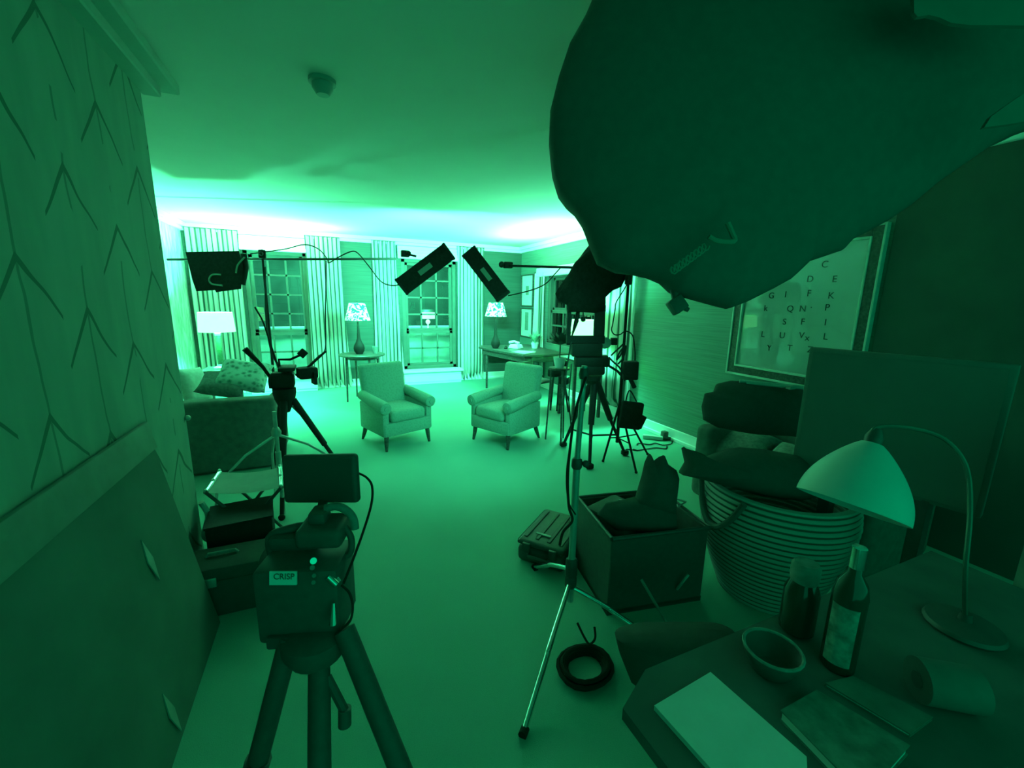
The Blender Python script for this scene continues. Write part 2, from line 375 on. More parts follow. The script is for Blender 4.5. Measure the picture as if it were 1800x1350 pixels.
# outside: dark boxes added to shut out world light, pale parapet before them
struct('wall_outside', B().box((0.9, 10.6, 2.0), (9, 0.2, 6)).box((6.2, 6.0, 2.0), (0.2, 9, 6)).box((-3.2, 9.6, 2), (0.2, 3, 6)).box((1.5, 9.5, 5.0), (10, 3, 0.2)).box((5, 6, 5.0), (3, 9, 0.2)).box((4.95, 4.2, 2), (2.4, 0.2, 6)), OUTER_DARK, 'dark enclosure added outside the windows against the world light')
struct('wall_parapet', B().box((0.8, 9.2, 0.35), (6.4, 0.15, 1.25)).box((0.8, 9.2, 1.0), (6.4, 0.22, 0.06)), PARAPET, 'pale parapet outside the far windows')
struct('ground_outside', B().box((1.8, 9.3, -0.1), (10, 2.0, 0.2)).box((5.0, 6.0, -0.1), (2.2, 9, 0.2)), OUTER_DARK, 'dark yard outside')
yl = area_light('parapet_fill', (0.6, 8.75, 2.9), (0.6, 9.3, 0.3), 3.5, 0.2, POWER['yard'])  # added light with no fixture, brightens the parapet behind the lower panes

def sash_window(name, axis, pos, a0, a1, z0, z1, rail, cols, up, low, label):
    """frame is the parent mesh; panes, sashes and sill are its parts"""
    def P(a, d, z): return Vector((a, pos+d, z)) if axis == 'y' else Vector((pos+d, a, z))
    def SZ(da, dd, dz): return (da, dd, dz) if axis == 'y' else (dd, da, dz)
    w, ac, zc = a1-a0, (a0+a1)/2, (z0+z1)/2
    fb = B()
    for a in (a0+0.035, a1-0.035): fb.box(P(a, 0.10, zc), SZ(0.07, 0.14, z1-z0), bevel=0.006, seg=1)
    for z in (z0+0.03, z1-0.035): fb.box(P(ac, 0.10, z), SZ(w, 0.14, 0.07), bevel=0.006, seg=1)
    root = obj(name, fb, FRAMEW, smooth=False); root['kind'] = 'structure'; root['label'] = label; root['category'] = 'window'
    i0, i1 = a0+0.07, a1-0.07
    for nm, za, zb, rows, d in (('upper_sash', rail, z1-0.07, up, 0.12), ('lower_sash', z0+0.06, rail, low, 0.08)):
        if zb-za < 0.1: continue
        sb = B()
        for a in (i0+0.025, i1-0.025): sb.box(P(a, d, (za+zb)/2), SZ(0.05, 0.04, zb-za))
        for z in (za+0.025, zb-0.02): sb.box(P(ac, d, z), SZ(i1-i0, 0.04, 0.05))
        for k in range(1, cols): sb.box(P(i0+(i1-i0)*k/cols, d, (za+zb)/2), SZ(0.028, 0.03, zb-za))
        for k in range(1, rows): sb.box(P(ac, d, za+(zb-za)*k/rows), SZ(i1-i0, 0.03, 0.028))
        so = obj(nm, sb, FRAMEW, root, smooth=False)
        obj('pane', B().box(P(ac, d, (za+zb)/2), SZ(i1-i0, 0.006, zb-za)), GLASS, so, smooth=False)
    return root
sash_window('window_1', 'y', YF, *W1, 1.0, 3, 4, 2, 'tall sash window left of the pleated lamp')
sash_window('window_2', 'y', YF, *W2, 1.0, 3, 4, 2, 'tall sash window in the middle behind the armchairs')
sash_window('window_3', 'x', XR, *W3, 1.45, 4, 2, 2, 'dark window in the right wall beyond the camera')
for k, (a0, a1) in enumerate(((-1.25, -0.26), (1.24, 2.34))):
    b = B().box(((a0+a1)/2, YF-0.14, 0.255), (a1-a0+0.06, 0.28, 0.035), bevel=0.008)
    b.box(((a0+a1)/2, YF-0.11, 0.12), (a1-a0, 0.2, 0.235))
    b.box(((a0+a1)/2, YF-0.215, 0.10), (a1-a0, 0.02, 0.10))
    struct('trim_%d' % (5+k), b, WHITE, 'white window seat board below the ' + ('left' if k == 0 else 'middle') + ' window', 'sill')

# ------------------------------------------------------------------ curtains and blinds
def curtain(label, axis, pos, a0, a1, z0, z1, nf, amp, flare=0.0, grp='striped curtains', puddle=0.05):
    n = nf*10; rows = []; rng = random.Random(int(a0*100)+nf)
    ph = [rng.uniform(-0.6, 0.6) for _ in range(nf+2)]
    for i in range(17):
        v = i/16; z = z1+(z0-z1)*v; r = []
        for j in range(n+1):
            u = j/n; k = int(u*nf); a = a0+(a1-a0)*u
            a += flare*v*v*(u-0.2)
            off = amp*(0.55+0.45*v)*math.sin(2*PI*nf*u+ph[min(k, nf)]*v)+0.012*math.sin(17*u+5*v)
            if v > 0.93: off -= puddle*(v-0.93)/0.07; a += puddle*0.8*(v-0.93)/0.07
            r.append(Vector((a, pos-off-amp-0.02, z)) if axis == 'y' else Vector((pos-off-amp-0.02, a, z)))
        rows.append(r)
    b = B().sheet(rows)
    uvl = b.bm.loops.layers.uv.new('UVMap')
    lo, hi = a0, a1
    for f in b.bm.faces:
        for l in f.loops:
            c = l.vert.co.x if axis == 'y' else l.vert.co.y
            l[uvl].uv = (c*1.0, l.vert.co.z)
    bmesh.ops.solidify(b.bm, geom=list(b.bm.faces), thickness=0.006)
    o = obj('curtain', b, CURT); tag(o, label, 'curtain', grp); return o
def rod_top(o, axis, pos, a0, a1, z):
    b = B().box(((a0+a1)/2, pos-0.07, z) if axis == 'y' else (pos-0.07, (a0+a1)/2, z), (a1-a0, 0.03, 0.025) if axis == 'y' else (0.03, a1-a0, 0.025), bevel=0.004, seg=1)
    obj('curtain_track', b, WOOD, o)
TOPZ = 2.60
for lab, a0, a1, nf, fl in (('striped curtain in the far left corner behind the drum lamp', -1.93, -1.24, 8, 0.0),
                            ('striped curtain between left window and pleated lamp', -0.30, 0.24, 7, 0.10),
                            ('striped curtain right of the pleated lamp, at the middle window', 0.76, 1.17, 6, 0.14),
                            ('striped curtain between middle window and desk', 2.31, 2.86, 7, 0.0)):
    o = curtain(lab, 'y', YF-0.02, a0, a1, 0.01, TOPZ, nf, 0.035, fl); rod_top(o, 'y', YF, a0, a1, TOPZ+0.01)
for lab, a0, a1, nf in (('bright curtain on right wall beside the light stand', 4.38, 5.10, 7), ('narrow curtain on right wall beyond the desk', 6.92, 7.34, 5)):
    o = curtain(lab, 'x', XR-0.02, a0, a1, 0.15, 2.12, nf, 0.03, 0.0); rod_top(o, 'x', XR, a0, a1, 2.13)
for lab, a0, a1 in (('pleated white blind drawn up over the left window', -1.24, -0.28), ('pleated white blind drawn up over the middle window', 1.20, 2.32)):
    b = B()
    for k in range(4): b.box(((a0+a1)/2, YF-0.05-0.006*k, 2.52-0.055*k), (a1-a0, 0.03+0.012*k, 0.065), bevel=0.012)
    o = obj('roman_blind', b, WHITE); tag(o, lab, 'blind', 'roman blinds')
b = B()
for k in range(3): b.box((XR-0.06, 6.3, 2.18-0.05*k), (0.05+0.01*k, 1.9, 0.06), bevel=0.012)
tag(obj('roman_blind', b, WHITE), 'white blind above the dark window in the right wall', 'blind', 'roman blinds')

# ------------------------------------------------------------------ armchairs
def armchair(label, x, y, rz):
    t = thing('armchair', label, 'armchair', (x, y, 0), rz, 'armchairs in the middle of the carpet')
    L = dict(local=True)
    b = B().box((0, -0.01, 0.235), (0.58, 0.56, 0.15), bevel=0.02, seg=2); obj('seat_base', b, CHAIRF, t, **L)
    b = B().box((0, -0.055, 0.365), (0.42, 0.50, 0.13), bevel=0.045, seg=4)
    for v in b.bm.verts:
        if v.co.z > 0.37: v.co.z += 0.025*max(0, 1-(v.co.x/0.22)**2)*max(0, 1-((v.co.y+0.055)/0.27)**2)
    obj('seat_cushion', b, CHAIRF, t, **L)
    # backrest: curved slab leaning back
    rows = []
    b = B().box((0, 0, 0), (0.50, 0.13, 0.60), bevel=0.05, seg=4, taper=(1.10, 0.85))
    bmesh.ops.transform(b.bm, matrix=Matrix.Translation((0, 0.27, 0.575)) @ Matrix.Rotation(math.radians(-11), 4, 'X'), verts=b.bm.verts)
    obj('backrest', b, CHAIRF, t, **L)
    for s in (-1, 1):
        b = B()
        # side panel and rolled arm with a scrolled front
        b.box((s*0.262, 0.0, 0.315), (0.075, 0.56, 0.31), bevel=0.02)
        pts = [(s*0.272, -0.30+0.055*k, 0.475+0.006*k) for k in range(11)]
        rr = [0.062, 0.068, 0.068, 0.066, 0.064, 0.062, 0.06, 0.058, 0.056, 0.055, 0.055]
        b.tube(pts, rr, 18)
        b.lathe((s*0.272, -0.302, 0.475), [(0.0, 0.012), (0.02, 0.012), (0.024, 0.004), (0.045, 0.006), (0.058, 0.0)], 18, Matrix.Rotation(PI/2, 3, 'X'), close=False)
        obj('arm', b, CHAIRF, t, **L)
    for sx in (-1, 1):
        for sy in (-1, 1):
            x0, y0 = sx*0.25, (-0.245 if sy < 0 else 0.24)
            x1, y1 = sx*0.265, (-0.265 if sy < 0 else 0.31)
            b = B().tube([(x0, y0, 0.175), (x0+(x1-x0)*0.5, y0+(y1-y0)*0.4, 0.09), (x1, y1, 0.0)], [0.027, 0.023, 0.014], 10)
            obj('leg', b, WOOD, t, **L)
    return t
armchair('patterned armchair on the left, turned towards the right', 0.63, 4.73, math.radians(20.7))
armchair('patterned armchair on the right, backrest near the desk', 1.825, 4.345, math.radians(-63.4))

# ------------------------------------------------------------------ table lamps
def shade_shell(b, c, r0, r1, h, th=0.004, n=48, pleat=0.0):
    P = [(r0, 0), (r1, h), (r1-th, h), (r0-th, 0), (r0, 0)]
    k0 = len(b.bm.verts)
    b.lathe(c, P, n, close=False)
    return b
def drum_lamp(name, label, base, z_shade0, r0, r1, h, power, column=True):
    t = thing(name, label, 'lamp', base)
    x, y, z = base
    b = B().lathe(base, [(0.085, 0), (0.085, 0.02), (0.04, 0.045), (0.045, 0.06)], 24); obj('base', b, WHITE, t)
    b = B().lathe(base, [(0.036, 0.06), (0.03, z_shade0-z-0.07), (0.02, z_shade0-z-0.05)], 24); obj('column', b, WOOD, t)
    b = B().lathe(base, [(0.034, z_shade0-z-0.05), (0.034, z_shade0-z-0.02), (0.012, z_shade0-z), (0.012, z_shade0-z+h*0.4)], 16); obj('collar', b, WHITE, t)
    obj('lamp_shade', shade_shell(B(), (x, y, z_shade0), r0, r1, h), SHADE, t)
    light_to(point_light('lamp_bulb', (x, y, z_shade0+h*0.62), power, 0.05), t)
    return t
LY = 6.7
lc = atY(388, 635, LY); ls0 = atY(386, 583, LY).z; ls1 = atY(386, 549, LY).z; lr = (atY(418, 583, LY).x-atY(352, 583, LY).x)/2
drum_lamp('table_lamp', 'lit white drum lamp behind the sofa in the left corner', (lc.x, LY, lc.z-0.1), ls0, lr, lr*0.92, ls1-ls0, POWER['drum'])
sz = lc.z-0.1
t = thing('side_table', 'small dark side table behind the sofa under the drum lamp', 'table', (lc.x, LY+0.02, 0))
obj('table_top', B().box((lc.x, LY+0.02, sz-0.015), (0.42, 0.42, 0.03), bevel=0.006), WOOD, t)
for sx in (-1, 1):
    for sy in (-1, 1): obj('leg', B().box((lc.x+sx*0.17, LY+0.02+sy*0.17, (sz-0.03)/2), (0.035, 0.035, sz-0.03)), WOOD, t)

def gourd_lamp(label, base, zs0, zs1, r0, r1, power):
    x, y, z = base; t = thing('table_lamp', label, 'lamp', base, 0, 'pleated shade lamps with dark gourd bases')
    hh = zs0-z
    prof = [(0.05, 0), (0.052, 0.01), (0.078, 0.05), (0.085, 0.09), (0.076, 0.135), (0.048, 0.185), (0.028, 0.24), (0.019, hh*0.75), (0.014, hh-0.02), (0.012, hh+0.03)]
    obj('gourd_base', B().lathe(base, prof, 28), DEEPP, t)
    b = B(); n = 64; rings = []
    for r, zz in ((r0, zs0), (r1, zs1)):
        rings.append([b.bm.verts.new((x+r*(1+0.018*(k % 2))*math.cos(2*PI*k/n), y+r*(1+0.018*(k % 2))*math.sin(2*PI*k/n), zz)) for k in range(n)])
    for k in range(n): b.bm.faces.new((rings[0][k], rings[0][(k+1) % n], rings[1][(k+1) % n], rings[1][k]))
    bmesh.ops.solidify(b.bm, geom=list(b.bm.faces), thickness=0.003)
    obj('lamp_shade', b, PLEAT, t)
    b = B().tube([(x, y, zs0), (x, y, zs1+0.01)], 0.006, 8).ball((x, y, zs1+0.015), 0.012, n=12); obj('finial', b, DEEPM, t)
    light_to(point_light('lamp_bulb', (x+0.03, y, zs0+(zs1-zs0)*0.55), power, 0.03), t)
    return t
RTY = 6.95
p0 = atY(632, 622, RTY); tz = p0.z
gourd_lamp('lamp with printed pleated shade on the round table by the window', (p0.x, RTY, tz), atY(632, 563, RTY).z, atY(632, 533, RTY).z, 0.185, 0.115, POWER['pleat'])
t = thing('round_table', 'small round side table between the two windows', 'table', (0.44, RTY, 0))
obj('table_top', B().lathe((0.44, RTY, 0), [(0.33, tz-0.028), (0.35, tz-0.02), (0.35, tz-0.006), (0.34, tz)], 40), WOOD, t)
obj('apron', B().lathe((0.44, RTY, 0), [(0.24, tz-0.075), (0.25, tz-0.028)], 32), WOOD, t)
for k in range(4):
    a = math.radians(200+90*k); x, y = 0.44+0.25*math.cos(a), RTY+0.25*math.sin(a)
    obj('leg', B().tube([(x, y, tz-0.03), (x+0.02*math.cos(a), y+0.02*math.sin(a), 0.0)], [0.018, 0.012], 8), WOOD, t)
c = atY(660, 622, RTY-0.02); b = B().lathe((c.x, c.y, tz), [(0.035, 0), (0.042, 0.06), (0.044, 0.11), (0.038, 0.11), (0.034, 0.012), (0, 0.012)], 20)
tag(obj('cup', b, GREYF), 'small cup on the round table beside the pleated lamp', 'cup')

# ------------------------------------------------------------------ desk along the right wall with its things
DZ = 0.76
d0, d1, d2 = atZ(838, 611, DZ), atZ(928, 628, DZ), atZ(968, 634, DZ)
t = thing('writing_desk', 'dark wooden writing desk with lamp, right of the middle window', 'desk', (3.0, 6.7, 0))
poly = [(2.50, 7.30, DZ-0.03), (2.78, 5.95, DZ-0.03), (3.62, 5.95, DZ-0.03), (3.62, 7.55, DZ-0.03), (2.62, 7.55, DZ-0.03)]
obj('desk_top', B().prism(poly, (0, 0, 0.03)), WOOD, t, smooth=False)
b = B().prism([(2.56, 7.28, DZ-0.13), (2.83, 6.0, DZ-0.13), (3.58, 6.0, DZ-0.13), (3.58, 7.5, DZ-0.13), (2.66, 7.5, DZ-0.13)], (0, 0, 0.1)); obj('apron', b, WOOD, t, smooth=False)
for x, y in ((2.62, 7.18), (2.84, 6.04), (3.55, 6.04), (3.55, 7.45)):
    obj('leg', B().tube([(x, y, DZ-0.13), (x, y, 0)], [0.028, 0.02], 8), WOOD, t)
obj('modesty_panel', B().box((3.05, 7.46, 0.53), (0.75, 0.02, 0.22)), WOOD, t)
obj('drawer', B().box((3.2, 5.985, DZ-0.075), (0.5, 0.03, 0.08), bevel=0.004), WOOD, t)
q = atZ(871, 612, DZ); 
gourd_lamp('lamp with printed pleated shade on the writing desk', (q.x, q.y, DZ), atY(871, 556, q.y).z, atY(871, 532, q.y).z, 0.19, 0.125, POWER['pleat'])
q = atZ(905, 612, DZ+0.0)
t = thing('telephone', 'pale desk telephone with handset on the writing desk', 'telephone', (q.x+0.02, q.y, DZ), 0.5)
obj('phone_body', B().box((0, 0, 0.035), (0.20, 0.22, 0.07), bevel=0.015, taper=(0.8, 0.75)), WHITE, t, local=True)
obj('handset', B().tube([(-0.05, -0.11, 0.10), (-0.05, 0, 0.125), (-0.05, 0.11, 0.10)], [0.025, 0.018, 0.025], 10), WHITE, t, local=True)
q2 = atZ(920, 620, DZ)
b = B()
for k in range(3): b.box((q2.x+0.02*k, q2.y+0.015*k, DZ+0.003+0.005*k), (0.24, 0.31, 0.005), rot=0.3+0.25*k)
tag(obj('paper_stack', b, PAPER), 'loose white papers on the writing desk in front of the telephone', 'papers')
q3 = atZ(940, 612, DZ)
t = thing('potted_plant', 'small leafy plant in a pale pot on the writing desk', 'plant', (q3.x, q3.y, DZ))
obj('pot', B().lathe((q3.x, q3.y, DZ), [(0.05, 0), (0.07, 0.10), (0.062, 0.10), (0.055, 0.09), (0, 0.09)], 20), WHITE, t)
b = B(); rng = random.Random(4)
for k in range(46):
    a = rng.uniform(0, 2*PI); l = rng.uniform(0.14, 0.26); tl = rng.uniform(0.2, 1.0)
    d = Vector((math.cos(a)*tl, math.sin(a)*tl, 1)).normalized(); s = Vector((-math.sin(a), math.cos(a), 0))
    p = Vector((q3.x, q3.y, DZ+0.09)); m1 = p+d*l*0.6; e = p+d*l+Vector((0, 0, -0.05*tl))
    b.bm.faces.new([b.bm.verts.new(v) for v in (p, m1+s*0.018, e, m1-s*0.018)])
obj('leaves', b, LEAF, t)
q4 = atZ(889, 613, DZ)
tag(obj('inkwell', B().lathe((q4.x, q4.y, DZ), [(0.03, 0), (0.034, 0.02), (0.02, 0.035), (0.02, 0.045), (0, 0.045)], 16), DEEPP), 'tiny dark pot between desk lamp and telephone', 'pot')
# drum lamp beyond the camera, on its own small table
RLY = 4.95
rc = atY(1023, 600, RLY)
drum_lamp('table_lamp', 'lit white drum lamp seen just behind the camera on the tripod', (rc.x, RLY, rc.z-0.22), atY(1023, 592, RLY).z, 0.17, 0.15, 0.235, POWER['right'])
t = thing('side_table', 'narrow side table under the drum lamp behind the camera', 'table', (rc.x, RLY, 0))
zt = rc.z-0.22
obj('table_top', B().box((rc.x, RLY, zt-0.015), (0.5, 0.45, 0.03), bevel=0.006), WOOD, t)
for sx in (-1, 1):
    for sy in (-1, 1): obj('leg', B().box((rc.x+sx*0.21, RLY+sy*0.19, (zt-0.03)/2), (0.035, 0.035, zt-0.03)), WOOD, t)
# white stool of books: bright vase behind the desk chair
q5 = atZ(953, 603, DZ)
t = thing('desk_lamp', 'small white bell shaped lamp at the right end of the desk', 'lamp', (q5.x, q5.y, DZ))
obj('lamp_base', B().lathe((q5.x, q5.y, DZ), [(0.05, 0), (0.05, 0.012), (0.01, 0.02), (0.008, 0.16)], 16), DEEPM, t)
obj('lamp_shade', B().lathe((q5.x, q5.y, DZ+0.06), [(0.10, 0), (0.06, 0.05), (0.02, 0.10), (0.015, 0.12)], 24, close=False), WHITE, t)
# desk chair between desk and armchair
q6 = atZ(975, 690, 0)
t = thing('wooden_chair', 'dark slatted wooden chair behind the right armchair', 'chair', (2.72, 5.45, 0), 0.4)
obj('seat', B().box((0, 0, 0.45), (0.42, 0.42, 0.04), bevel=0.012), WOOD, t, local=True)
obj('backrest', B().box((0, 0.2, 0.66), (0.40, 0.03, 0.10), bevel=0.01).box((0, 0.2, 0.56), (0.40, 0.02, 0.04)), WOOD, t, local=True)
for sx in (-1, 1):
    for sy in (-1, 1): obj('leg', B().tube([(sx*0.18, sy*0.19, 0.43 if sy < 0 else 0.72), (sx*0.19, sy*0.20, 0)], [0.018, 0.014], 8), WOOD, t, local=True)

# ------------------------------------------------------------------ pictures on the walls
def picture(label, axis_x, y0, y1, z0, z1, side, fw, mat_w, motif=None, frame=None, group=None, name='framed_print', glassy=False):
    """hung on an x = const wall; side = -1 when the room lies towards -x"""
    yc, zc = (y0+y1)/2, (z0+z1)/2
    t = thing(name, label, 'picture', (axis_x, yc, z0), 0, group)
    b = B(); fm = frame or WOOD
    for y, w_ in ((y0+fw/2, fw), (y1-fw/2, fw)): b.box((axis_x+side*0.018, y, zc), (0.036, w_, z1-z0), bevel=0.006)
    for z in (z0+fw/2, z1-fw/2): b.box((axis_x+side*0.017, yc, z), (0.034, y1-y0-2*fw+0.004, fw), bevel=0.004)
    obj('frame', b, fm, t)
    obj('mount', B().box((axis_x+side*0.012, yc, zc), (0.006, y1-y0-fw, z1-z0-fw)), PAPER, t, smooth=False)
    if motif:
        obj('print', B().box((axis_x+side*0.017, yc+motif[0], zc+motif[1]), (0.004, motif[2], motif[3])), GREYF, t, smooth=False)
    return t
picture('upper of two small pale prints near the desk', XR, 8.03-0.55, 8.03, 1.50, 2.13, -1, 0.025, 0, (0, 0.0, 0.13, 0.18), group='small prints above the desk')
picture('lower of two small pale prints above the desk', XR, 8.03-0.55, 8.03, 0.88, 1.47, -1, 0.025, 0, (0, 0.03, 0.15, 0.36), group='small prints above the desk')
picture('narrow dark framed picture on the far left wall', XL, 5.1, 5.75, 1.2, 1.95, 1, 0.05, 0, (0, 0, 0.3, 0.4))
# alphabet print
PY0, PY1, PZ0, PZ1 = 1.80, 2.97, 0.93, 2.20
GILT = mat('silvered_wood', (0.5, 0.6, 0.55), 0.5, metal=0.0, noise_amt=0.15, scale=15)
t = thing('alphabet_print', 'large framed alphabet print on the right wall', 'picture', (XR, (PY0+PY1)/2, PZ0))
yc, zc = (PY0+PY1)/2, (PZ0+PZ1)/2
def ring_frame(ya, yb, za, zb, w_, d):
    b = B()
    for y in (ya+w_/2, yb-w_/2): b.box((XR-d/2, y, (za+zb)/2), (d, w_, zb-za), bevel=0.003, seg=1)
    for z in (za+w_/2, zb-w_/2): b.box((XR-d/2, (ya+yb)/2, z), (d, yb-ya-2*w_+0.002, w_), bevel=0.001, seg=1)
    return b
obj('outer_bead', ring_frame(PY0, PY1, PZ0, PZ1, 0.018, 0.045), GILT, t)
obj('frame', ring_frame(PY0+0.015, PY1-0.015, PZ0+0.015, PZ1-0.015, 0.075, 0.035), WOOD, t)
obj('inner_bead', ring_frame(PY0+0.085, PY1-0.085, PZ0+0.085, PZ1-0.085, 0.018, 0.042), GILT, t)
POSTER = mat('print_paper', (0.92, 0.97, 0.95), 0.9, noise_amt=0.05, scale=5, spec=0.1)
pp = obj('sheet', B().box((XR-0.008, yc, zc), (0.012, PY1-PY0-0.19, PZ1-PZ0-0.19)), POSTER, t, smooth=False)
INK = mat('ink', (0.08, 0.11, 0.095), 0.9, noise_amt=0.1)
def letters(items, xpos, m, parent, size):
    """text standing on the plane x = xpos, read from -x"""
    bm = bmesh.new()
    for ch, px, py in items:
        p = atX(px, py, xpos); cu = bpy.data.curves.new('glyph', 'FONT'); cu.body = ch; cu.size = size; cu.align_x = 'CENTER'; cu.align_y = 'CENTER'; cu.extrude = 0.001
        fo = bpy.data.objects.new('glyph', cu); S.collection.objects.link(fo); bpy.context.view_layer.update()
        me = bpy.data.meshes.new_from_object(fo.evaluated_get(bpy.context.evaluated_depsgraph_get()))
        M = Matrix(((0, 0, -1, p.x), (-1, 0, 0, p.y), (0, 1, 0, p.z), (0, 0, 0, 1)))
        me.transform(M); bm.from_mesh(me); bpy.data.objects.remove(fo); bpy.data.curves.remove(cu); bpy.data.meshes.remove(me)
    b = B(); b.bm.free(); b.bm = bm
    return obj('lettering', b, m, parent, smooth=False)
ITEMS = [('C', 1450, 465), ('E', 1467, 491), ('D', 1424, 491), ('G', 1356, 520), ('I', 1381, 518), ('F', 1422, 516), ('K', 1461, 520), ('k', 1346, 542), ('Q', 1389, 543), ('N', 1411, 543), ('·', 1426, 541), ('P', 1454, 541),
         ('S', 1379, 566), ('F', 1411, 566), ('I', 1451, 567), ('L', 1341, 588), ('U', 1375, 590), ('V', 1409, 590), ('x', 1419, 594), ('L', 1451, 592), ('Y', 1352, 612), ('T', 1388, 612), ('Z', 1424, 615)]
letters(ITEMS, XR-0.0155, INK, t, 0.075)
PG = obj('pane', B().box((XR-0.021, yc, zc), (0.003, PY1-PY0-0.2, PZ1-PZ0-0.2)), PGLASS, t, smooth=False)

# smoke detector
sd = atZ(567, 152, CZ-0.03)
t = thing('smoke_detector', 'round smoke detector on the ceiling', 'smoke detector', (sd.x, sd.y, CZ))
DETM = mat('detector_plastic', (0.34, 0.42, 0.38), 0.6, noise_amt=0.04)
obj('base', B().lathe((sd.x, sd.y, CZ), [(0.065, 0), (0.065, -0.018), (0.05, -0.02)], 28), DETM, t)
obj('sensor_head', B().lathe((sd.x, sd.y, CZ), [(0.05, -0.02), (0.05, -0.04), (0.034, -0.065), (0.03, -0.07), (0, -0.07)], 28), DETM, t)

# ------------------------------------------------------------------ leaning panel at the near left wall
t = thing('leaning_panel', 'wide padded board leaning against the near left wall', 'panel', (-0.62, 1.2, 0))
prof = [(-0.776, 1.05), (-0.606, 0.0), (-0.592, 0.0), (-0.762, 1.05)]
PANELM = mat('panel_board', (0.11, 0.17, 0.145), 0.85, noise_amt=0.12, scale=4, spec=0.1)
obj('board', B().prism([(x, 0.35, z) for x, z in prof], (0, 1.88, 0)), PANELM, t, smooth=False)
b = B().box((-0.752, 1.29, 0.995), (0.022, 1.885, 0.125), rot=Matrix.Rotation(math.radians(-9), 3, 'Y'), bevel=0.006); obj('top_rail', b, mat('panel_rail', (0.15, 0.22, 0.19), 0.8, noise_amt=0.1), t)
for (yy, zz) in ((1.86, 0.60), (1.62, 0.12)):
    xx = -0.592-zz*0.162
    k = B().prism([(xx+0.002, yy-0.022, zz), (xx+0.002-0.018, yy, zz+0.09), (xx+0.002, yy+0.022, zz), (xx+0.002+0.018, yy, zz-0.09)], (0.004, 0, 0))
    obj('lozenge', k, mat('lozenge', (0.24, 0.33, 0.29), 0.8), t, smooth=False)

# ------------------------------------------------------------------ sofa at left with cushions
t = thing('sofa', 'dark sofa at left seen from behind, cushions on top', 'sofa', (-1.2, 4.75, 0))
SOFAM = mat('sofa_velvet', (0.13, 0.16, 0.14), 0.9, noise_amt=0.15, scale=20, bump=0.1, spec=0.1)
obj('backrest', B().box((-1.215, 4.42, 0.345), (1.40, 0.17, 0.67), bevel=0.035, seg=3), SOFAM, t)
obj('seat', B().box((-1.215, 4.80, 0.22), (1.38, 0.62, 0.42), bevel=0.04, seg=3), SOFAM, t)
obj('arm', B().box((-0.57, 4.74, 0.30), (0.15, 0.70, 0.58), bevel=0.05, seg=3), SOFAM, t)
obj('arm', B().box((-1.86, 4.74, 0.30), (0.15, 0.70, 0.58), bevel=0.05, seg=3), SOFAM, t)
def cushion(label, c, w_, h_, th, yaw, lean, roll, m, grp='sofa cushions at left'):
    b = B(); n = 14; top = []; bot = []
    for i in range(n+1):
        ra, rb = [], []
        for j in range(n+1):
            u, v = 2*i/n-1, 2*j/n-1
            k = (1-u**4)*(1-v**4); pin = 1-0.10*(1-abs(u))*abs(v)**3*0-0.06*(1-u*u)*(abs(v)**6)-0.0
            x = u*w_/2*(1-0.08*(1-v*v)); z = v*h_/2*(1-0.08*(1-u*u))
            ra.append(Vector((x, -th/2*k**0.5, z))); rb.append(Vector((x, th/2*k**0.5, z)))
        top.append(ra); bot.append(rb)
    b.sheet(top); b.sheet(bot); bmesh.ops.remove_doubles(b.bm, verts=b.bm.verts, dist=1e-4)
    M = Matrix.Translation(c) @ Matrix.Rotation(yaw, 4, 'Z') @ Matrix.Rotation(lean, 4, 'X') @ Matrix.Rotation(roll, 4, 'Y')
    bmesh.ops.transform(b.bm, matrix=M, verts=b.bm.verts); b.wobble(0.012, 7, w_)
    o = obj('cushion', b, m, angle=80); tag(o, label, 'cushion', grp); return o
cushion('large leaf print cushion tipped on the sofa back beside the tripod', atT(428, 660, 4.15), 0.46, 0.40, 0.15, 0.15, -0.95, 0.30, LEAFCUSH)
cushion('plain folded cushion in the middle of the sofa back', atT(392, 675, 4.05), 0.40, 0.30, 0.15, 0.1, -1.0, 0.28, GREYF)
cushion('pale cushion at the left end of the sofa against the wall', atT(340, 678, 4.35), 0.30, 0.40, 0.15, 1.0, -0.4, 0.1, PALE)

# ------------------------------------------------------------------ hanging light fixtures
def pole_ax(p0, p1): return [Vector(p0), Vector(p1)]
lp0, lp1 = atT(255, 447, 4.45), atT(712, 446, 4.55)
t = thing('boom_stand', 'light stand with a long black boom reaching from left wall to middle window', 'stand', atZ(478, 800, 0))
obj('boom', B().tube([lp0, lp1], 0.014, 10), DEEPM, t)
sp = atT(461, 447, 4.5); sf = Vector((sp.x, sp.y, 0))
t.location = sf
obj('pole', B().tube([(sp.x, sp.y, 0.25), (sp.x, sp.y, 1.2), sp+Vector((0, 0, 0.05))], [0.016, 0.014, 0.011], 10), DEEPM, t)
obj('clamp', B().box(sp, (0.07, 0.06, 0.09), bevel=0.01).tube([sp+Vector((0, -0.08, 0)), sp+Vector((0, 0.05, 0))], 0.014, 8).ball(sp+Vector((0, -0.09, 0)), 0.022, n=10), DEEPM, t)
for k in range(3):
    a = 0.6+2*PI*k/3; e = sf+Vector((0.42*math.cos(a), 0.42*math.sin(a), 0.012))
    obj('leg', B().tube([(sp.x, sp.y, 0.55), e], 0.011, 8).ball(e, 0.016, n=10), DEEPM, t)
obj('end_knuckle', B().box(lp1, (0.09, 0.06, 0.07), bevel=0.01).ball(lp1+Vector((0.03, -0.04, 0.0)), 0.03, n=12).tube([lp1, lp1+Vector((0.12, 0.0, -0.02))], 0.012, 8), DEEPM, t)

